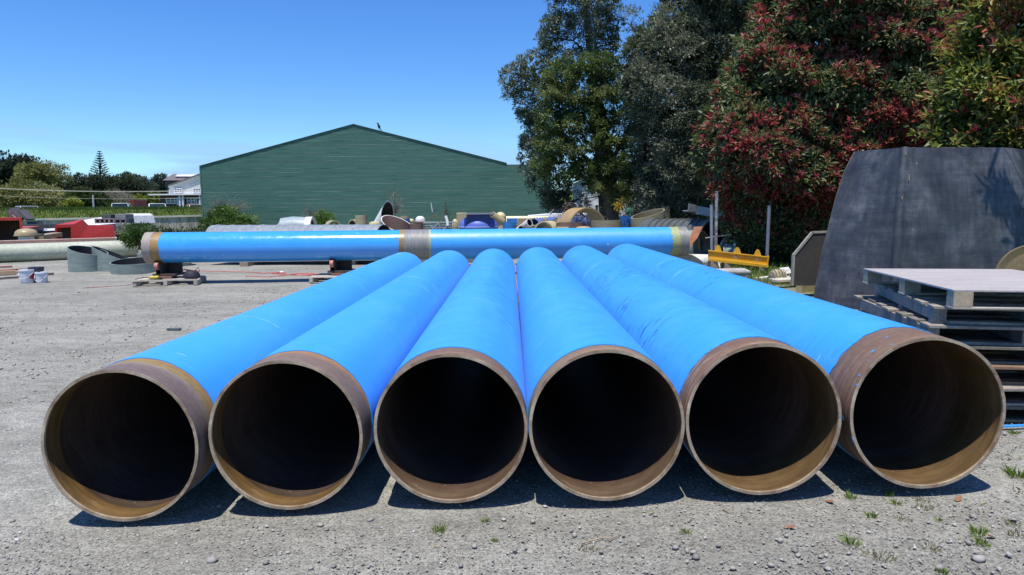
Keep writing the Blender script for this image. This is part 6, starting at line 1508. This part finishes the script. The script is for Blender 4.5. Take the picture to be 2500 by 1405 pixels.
tree('dark_bush', 'dark rounded tree right of the pale willow', [(160, 505), (160, 480)], 120, .3, [[(128, 460), (136, 440), (150, 433), (162, 438), (172, 448), (180, 470), (182, 505), (140, 505)]], 3, 160, 36, .8, .5, .4, DKG, 1.6, seed=35, **bg)
tree('dark_tree', 'dark tree row under the left side of the tall conifer', [(215, 505), (215, 480)], 126, .3, [[(180, 455), (192, 445), (200, 432), (206, 436), (210, 432), (222, 440), (235, 442), (240, 505), (178, 505)]], 3, 190, 36, .9, .5, .4, DKG, 1.6, seed=36, **bg)
tree('dark_tree', 'dark shelter trees right of the tall conifer', [(290, 505), (290, 480)], 126, .3, [[(238, 442), (262, 438), (275, 442), (290, 440), (305, 444), (322, 440), (345, 448), (352, 452), (366, 470), (374, 485), (370, 502), (236, 505)]], 3.5, 420, 36, .9, .5, .4, DKG + [(.055, .075, .025)], 1.8, seed=37, **bg)
tree('distant_trees', 'far hazy tree row on the skyline behind the dark shelter trees', [(330, 480), (330, 465)], 240, .3, [[(282, 452), (300, 440), (320, 436), (345, 440), (360, 452), (372, 462), (372, 478), (300, 480)]], 4, 200, 30, 1.6, 1.0, .5, [(.05, .075, .06), (.075, .1, .075), (.1, .12, .085)], 2.5, seed=38, **bg)
for lab, px, py, w in (('small far pine on the hill left of the gap', 352, 438, 7), ('small far pine on the hill beside the hall roof', 391, 434, 8), ('narrow far pine touching the brown hall', 402, 436, 7), ('leaning far pine in the middle of the hill skyline', 378, 442, 8)):
    tree('far_pine', lab, [(px, 474), (px, py + 4)], 290, .35, [[(px - w, 474), (px - w * .9, 455), (px - w * .4, py + 5), (px, py), (px + w * .5, py + 6), (px + w * .9, 458), (px + w, 474)]], 3, 60, 30, 1.5, 1.1, .4, [(.03, .05, .045), (.045, .065, .055), (.06, .08, .06)], 2, seed=39, group='far pines on the hill', **bg)
tree('round_bush', 'round mid green bush behind the thin grey pole', [(220, 506), (220, 490)], 92, .2, [[(178, 495), (184, 478), (200, 470), (218, 469), (236, 474), (252, 488), (258, 505), (178, 506)]], 3, 260, 40, .5, .32, .45, MID, 1.6, seed=40, cat='bush', **bg)
tree('yellow_bush', 'small yellow green bush at the left foot of the round green one', [(182, 507), (182, 500)], 88, .1, [[(168, 506), (172, 496), (182, 489), (194, 492), (198, 506)]], 1, 50, 34, .4, .28, .45, [(.12, .16, .015), (.19, .23, .025), (.25, .27, .05)], .8, seed=41, cat='bush', **bg)
tree('twiggy_scrub', 'grey twiggy scrub behind the white van', [(280, 505), (280, 490)], 100, .1, [[(252, 504), (256, 480), (275, 470), (295, 475), (318, 482), (325, 495), (300, 504)]], 2, 190, 26, .6, .3, .25, [(.12, .12, .08), (.18, .17, .12), (.24, .23, .17)], 1.4, sticks=80, bm_=bark_p, seed=42, cat='bush', **bg)
tree('yellow_bush', 'yellow green shrubs behind the red container', [(330, 498), (330, 492)], 110, .1, [[(296, 497), (300, 486), (325, 484), (350, 487), (360, 497)]], 2, 70, 30, .6, .4, .4, [(.14, .18, .02), (.2, .24, .03), (.1, .13, .03)], .9, seed=43, cat='bush', **bg)
tree('hillside_bush', 'bright green bush left of the maroon house', [(385, 500), (385, 494)], 105, .1, [[(366, 500), (372, 484), (384, 480), (398, 484), (398, 500)]], 2, 60, 30, .6, .4, .4, [(.09, .13, .02), (.15, .19, .03), (.2, .22, .06)], .9, seed=44, cat='bush', **bg)
# tall tiered conifer
nx0 = W(245, 505, 132); nt = W(243, 369, 132); nx0.z = gz(nx0.x, nx0.y); root = thing('norfolk_pine', 'tall tiered conifer rising to a point over the dark tree row', 'tree', nx0)
part('trunk', MB().cyl(nx0, nt, .38, .04, 8), bark, root)
hT = nt.z - nx0.z; Ps, Ds, Ns, Ls, Ws = [], [], [], [], []
for k in range(20):
    t = .25 + .73 * (k / 19) ** .95; z_ = nx0.z + hT * t; rl_ = (1 - t) * 4.5 + .1
    for j in range(9):
        an = j * 2 * PI / 9 + k * .7 + R.uniform(-.2, .2); d = Vector((math.cos(an), math.sin(an), .28)); ln = rl_ * R.uniform(.8, 1.1)
        for q in range(9):
            f_ = (q + 1) / 9; p_ = Vector((nx0.x + (nt.x - nx0.x) * t, nx0.y, z_)) + d * ln * f_ + Vector((0, 0, .25 * f_ * f_ * ln * .4))
            for sd_ in range(3):
                Ps.append(p_[:]); e = d + Vector((R.uniform(-.8, .8), R.uniform(-.8, .8), R.uniform(-.1, .35))); Ds.append(e[:]); Ns.append((R.uniform(-.3, .3), R.uniform(-.3, .3), 1)); Ls.append(R.uniform(.35, .6) * (.4 + .6 * (1 - t))); Ws.append(.16)
Ps = np.array(Ps); V, Fq, T_ = leaf_arrays(Ps, np.array(Ds), np.array(Ns, float), np.array(Ls), np.array(Ws), palette(DKG, Ps, 5, .3)(np.arange(len(Ps)), len(Ps)), six=False)
attach('crown', raw_mesh('crown', V, Fq, T_), lm_f, root, 'stuff')

# bushes before the shed and the fence
GB = [(0.035, 0.077, 0.011), (0.063, 0.126, 0.017), (0.112, 0.196, 0.028), (0.168, 0.266, 0.049)]
tree('green_bush', 'bright dark green bush at the left foot of the shed', [(560, 575), (560, 540)], 44, .1, [[(506, 570), (504, 548), (514, 532), (532, 520), (548, 514), (570, 520), (586, 533), (606, 533), (618, 548), (616, 570)]], 1.0, 380, 36, .35, .17, .3, GB, 1.0, seed=51, cat='bush', mm=lm)
tree('dry_shrub', 'leafless grey shrub behind the bright bush at the shed corner', [(545, 575), (545, 520)], 46, .05, [[(500, 530), (496, 498), (520, 486), (555, 478), (590, 482), (620, 500), (610, 520), (560, 510)]], .8, 90, 6, .3, .1, .2, [(.2, .18, .15), (.28, .25, .2)], .7, sticks=90, seed=52, cat='shrub', bm_=bark_p)
tree('dry_shrub', 'sparse brown weeds against the shed behind the elbow bend', [(770, 560), (760, 530)], 44, .02, [[(738, 530), (740, 510), (760, 500), (790, 504), (796, 525), (770, 535)]], .4, 34, 8, .2, .1, .2, [(.2, .15, .11), (.12, .1, .06)], .4, sticks=34, seed=53, cat='shrub', bm_=bark_p)
tree('green_bush', 'small bright bush right of the white collar', [(785, 560), (785, 545)], 33, .04, [[(766, 556), (768, 535), (780, 525), (796, 524), (808, 536), (812, 556)]], .6, 90, 30, .2, .12, .3, GB, .5, seed=54, cat='bush', mm=lm)
tree('tall_weed', 'tall leafless weed standing before the shed near the white mitred pipe', [(968, 560), (965, 520), (962, 470)], 42, .03, [[(950, 520), (952, 480), (960, 462), (972, 470), (982, 500), (988, 525)]], .5, 50, 6, .2, .1, .25, [(.26, .22, .17), (.18, .17, .1)], .4, sticks=50, seed=55, cat='weed', bm_=bark_p)
tree('tall_weed', 'wispy green weed before the shed left of the tan crate', [(1093, 556), (1090, 520), (1088, 490)], 42, .015, [[(1080, 545), (1082, 505), (1090, 488), (1100, 505), (1104, 545)]], .3, 40, 10, .18, .1, .2, [(.06, .1, .03), (.1, .13, .05)], .3, sticks=20, seed=56, cat='weed')
tree('green_bush', 'feathery green bush behind the left end of the long blue pipe', [(345, 600), (345, 575)], 29, .04, [[(318, 598), (316, 570), (324, 556), (342, 552), (362, 560), (372, 580), (368, 600)]], .7, 150, 34, .2, .12, .25, GB, .6, seed=57, cat='bush', mm=lm)
tree('green_bush', 'leafy creeping weeds along the foot of the board fence', [(430, 590), (430, 575)], 40, .03, [[(360, 584), (366, 566), (380, 560), (400, 570), (425, 562), (450, 568), (480, 562), (500, 566), (500, 584)]], .5, 150, 22, .28, .15, .35, MID + [(.15, .18, .05)], .6, seed=58, cat='weed', mm=lm)

# grass tufts ---------------------------------------------------------
def tuft_mesh(n, hgt, spread, cols, seed, wid=.006, lean=.75):
    a = NP.uniform(0, 6.28, n); r_ = spread * NP.rand(n) ** .7
    P = np.stack([np.cos(a) * r_, np.sin(a) * r_, np.full(n, -.004)], 1); D = np.stack([np.cos(a) * lean * NP.rand(n) + NP.normal(0, .2, n), np.sin(a) * lean * NP.rand(n) + NP.normal(0, .2, n), np.ones(n)], 1)
    N = np.stack([-np.sin(a), np.cos(a), np.full(n, .15)], 1) + NP.normal(0, .3, (n, 3))
    V, Fq, T = leaf_arrays(P, D, N, hgt * NP.uniform(.4, 1.2, n), np.full(n, wid) * NP.uniform(.7, 1.4, n), palette(cols, P, seed, 30)(np.arange(n), n), six=False, fold=.15)
    return raw_mesh('grass_tuft', V, Fq, T)
TG = [(.06, .11, .015), (.1, .17, .02), (.17, .25, .03), (.25, .3, .07)]; TO = [(.12, .13, .04), (.2, .19, .07), (.28, .24, .1)]
tm = [tuft_mesh(70, .085, .035, TG, 1), tuft_mesh(36, .06, .025, TG, 2), tuft_mesh(60, .03, .05, TO, 3, .005, 1.2), tuft_mesh(110, .12, .06, TG, 4, .008)]
for m_ in tm: m_.materials.append(gmat)
TU = [(1072, 1298, 0, 1.0), (1184, 1275, 1, .9), (1209, 1322, 1, .7), (1675, 1302, 1, 1.0), (1440, 1344, 2, .9), (2080, 1330, 0, 1.15), (2078, 1218, 0, .9), (2188, 1232, 1, 1.1), (2126, 1263, 1, 1.2), (2207, 1268, 2, 1.0), (2257, 1238, 2, 1.2), (2150, 1360, 2, 1.6), (2270, 1340, 2, 1.2), (2388, 1303, 0, 1.1), (2400, 1332, 0, 1.0), (2485, 1165, 3, 1.1), (2292, 1272, 1, .7), (2480, 1280, 2, 1.3), (2170, 1210, 1, 1.0), (2475, 1060, 1, 1.3), (2300, 1400, 1, 1.0), (2250, 1222, 2, 1.0), (2490, 1310, 2, 1.4)]
MOUTH = ((294, 'leftmost'), (697, 'second'), (1100, 'third'), (1481, 'fourth'), (1864, 'fifth'), (2264, 'last'))
USED = set()
def place(px, py):
    k = min(range(6), key=lambda i: abs(MOUTH[i][0] - px)); c, nm = MOUTH[k]
    if py < 1100: return ' on the open gravel left of the pipes' if px < 600 else ' beside the last pipe mouth'
    side = ' below left of the ' if px < c - 60 else ' below right of the ' if px > c + 60 else ' below the '
    return side + nm + ' pipe mouth' + ('' if py < 1255 else ', farther out' if py < 1320 else ', near bottom edge')
def uniq(s):
    if s not in USED: USED.add(s); return s
    for alt in ('farther one: ', 'another nearby: ', 'third of its patch: ', 'fourth of its patch: ', 'fifth of its patch: '):
        if alt + s not in USED: USED.add(alt + s); return alt + s
    return s
for k, (px, py, v, s_) in enumerate(TU):
    p = G(px, py); o = bpy.data.objects.new('grass_tuft', tm[v]); col.objects.link(o); o.location = p; o.rotation_euler = (0, 0, R.uniform(0, 6)); o.scale = (s_ * .85, s_ * .85, s_ * .62)
    lab = uniq(('bright green grass tuft', 'small upright sprig of grass', 'flat straw coloured weed patch', 'large lush grass tuft')[v] + place(px, py))
    tag(o, lab, 'grass tuft', 'grass tufts on the gravel')
# weeds and grass at the right of the yard and thin straw patches far off
pos = []
while len(pos) < 5200:
    px, py = R.uniform(1655, 2010), R.uniform(585, 700); p = G(px, py)
    if p.y > 24 or p.x < 4.2 or R.random() > .25 + .75 * float(vnoise(np.array([p[:]]), 1.7, 3)[0]): continue
    pos.append((p.x, p.y, p.z - .01))
wm = raw_mesh('verge_grass', *blades(0, pos, .17, .022, [(.05, .09, .012), (.09, .14, .02), (.16, .2, .04), (.24, .22, .09)], .5, 4)); tag(struct('verge_grass', wm, gmat, 'stuff'), 'weedy grass at the hedge foot around the yellow beam', 'grass')
pos = []
while len(pos) < 1500:
    px, py = R.uniform(1775, 1880), R.uniform(600, 632); p = G(px, py); pos.append((p.x, p.y, p.z - .01))
wm = raw_mesh('tall_weeds', *blades(0, pos, .42, .04, [(.07, .13, .012), (.12, .19, .02), (.18, .25, .04)], .5, 6)); tag(struct('tall_weeds', wm, gmat, 'stuff'), 'bright green weeds behind the yellow beam', 'weeds')
pos = []
for (x0_, x1_, y0_, y1_, n_) in ((600, 840, 715, 760, 420), (540, 720, 690, 745, 160), (0, 520, 640, 650, 500), (520, 1000, 646, 690, 160), (2150, 2500, 1040, 1260, 160), (740, 800, 655, 668, 60)):
    for _ in range(n_):
        px = R.uniform(x0_, x1_); p = G(px, R.uniform(y0_, y1_))
        if float(vnoise(np.array([p[:]]), 3.0, 8)[0]) > .5: pos.append((p.x, p.y, p.z - .006))
wm = raw_mesh('dry_weeds', *blades(0, pos, .055, .012, [(.13, .13, .05), (.2, .19, .08), (.3, .26, .14)], 1.1, 7)); tag(struct('dry_weeds', wm, gmat, 'stuff'), 'thin straw coloured weeds in the gravel', 'weeds')

# bigger stones ---------------------------------------------------------
smesh = []
for v, f in BV + stone_variants(6, (.35, .7), 21):
    m_ = raw_mesh('stone', v, f); m_.materials.append(SM); smesh.append(m_)
BIG = [(783, 1284, 26), (905, 1272, 30), (395, 1372, 0), (518, 1370, 38), (648, 1376, 26), (1126, 1383, 26), (1158, 1336, 28), (1300, 1340, 0), (1402, 1308, 22), (1415, 1289, 14), (1467, 1350, 22), (1692, 1350, 30), (1650, 1338, 28), (1700, 1362, 36), (1940, 1345, 34), (2388, 1366, 40), (2375, 1262, 28), (1980, 1284, 18), (1920, 1310, 22), (1905, 1322, 26), (2365, 1328, 26), (1880, 1382, 30), (2290, 1390, 40), (1300, 1275, 26), (1230, 1270, 24), (1330, 1238, 20), (1180, 1230, 20),
       (52, 703, 0), (25, 1052, 22), (55, 1235, 18), (110, 1128, 16), (30, 1275, 20), (42, 1320, 18), (110, 1268, 12), (185, 762, 10), (300, 940, 12), (320, 1340, 14), (1755, 1335, 24), (1558, 1330, 16), (1790, 1390, 24), (2020, 1390, 30), (2120, 1300, 16), (60, 905, 12), (210, 1380, 16), (900, 1385, 16), (985, 1345, 14), (1010, 1300, 14), (1600, 1260, 18), (560, 1310, 12), (2460, 1225, 20), (2440, 1390, 28)]
for k, (px, py, w_) in enumerate(BIG):
    if w_ == 0: continue
    p = G(px, py); s_ = w_ * .5 * p.y / F
    o = bpy.data.objects.new('stone', smesh[k % len(smesh)]); col.objects.link(o); o.location = p + Vector((0, 0, s_ * .18)); o.scale = (s_, s_, s_); o.rotation_euler = (R.uniform(-.15, .15), R.uniform(-.15, .15), R.uniform(0, 6.28))
    tag(o, uniq(('large pale stone' if w_ >= 30 else 'grey stone' if w_ > 18 else 'small stone') + place(px, py)), 'stone', 'loose stones on the gravel')
# dead leaves and twigs
dl = mat('dead_leaf', (.32, .15, .07), (.2, .09, .045), 20, .75); tw = mat('dry_twig', (.46, .36, .22), (.3, .23, .14), 8, .85)
for k, (px, py, lab) in enumerate(((2026, 1228, 'curled brown dead leaf beside the small green sprig between the two right pipes'), (1928, 1290, 'small dark red dead leaf alone on the gravel'), (2420, 1312, 'orange brown dead leaf beside a grass tuft near the right edge'), (2340, 1222, 'dark crumpled leaf litter below the last pipe mouth'))):
    p = G(px, py); s_ = 16 * p.y / F; a = R.uniform(0, 6)
    pts = [(-1.1, 0, .1), (-.5, .5, .35), (.3, .55, .5), (1.2, .05, .75), (.4, -.5, .4), (-.4, -.45, .2), (0, 0, .12)]
    M = Matrix.Rotation(a, 3, 'Z'); vs = [p + M @ (Vector(q) * s_ * .8) for q in pts]
    mb = MB().add(vs + [v + Vector((0, 0, -.0015)) for v in vs], [(i, (i + 1) % 6, 6) for i in range(6)] + [(7 + (i + 1) % 6, 7 + i, 13) for i in range(6)] + [(i, i + 7, (i + 1) % 6 + 7, (i + 1) % 6) for i in range(6)])
    solo('dead_leaf', mb, dl, lab, 'leaf', sm=False)
for pl_, lab in ((((1412, 1342), (1422, 1330), (1448, 1322), (1470, 1316), (1490, 1319), (1508, 1311), (1515, 1304)), 'crooked pale twig lying on the gravel in front of the middle pipes'), (((1058, 1336), (1074, 1337)), 'short pale wood chip on the gravel left of the middle'), (((1764, 1245), (1780, 1254), (1792, 1254)), 'small bent twig on the gravel between two pipe mouths'), (((1584, 1258), (1598, 1252)), 'short tan wood chip before the pipe with the scratched band')):
    solo('twig', MB().limb([G(*t) + Vector((0, 0, .008)) for t in pl_], .005, .003, 6), tw, lab, 'twig')
p = G(425, 807); solo('dark_offcut', MB().box(p + Vector((0, 0, .02)), (.22, .07, .03), -.05), dk, 'flat dark offcut lying on the gravel left of the row of pipes', 'offcut', sm=False)
# a scrap of red and a scrap of green tape glimpsed between the far ends
for px, py, c, lab in ((1148, 649, (.6, .08, .1), 'scrap of red tape between two far pipe ends'), (1262, 646, (.15, .5, .4), 'scrap of green tape between the two middle far pipe ends')):
    p = W(px, py, 15.4); solo('tape_scrap', MB().limb([p + Vector((0, 0, -.1)), p + Vector((.02, .01, -.03)), p + Vector((-.02, 0, .03))], .04, .03, 6), mat('tape_' + ('red' if c[0] > .3 else 'green'), c), lab, 'tape')
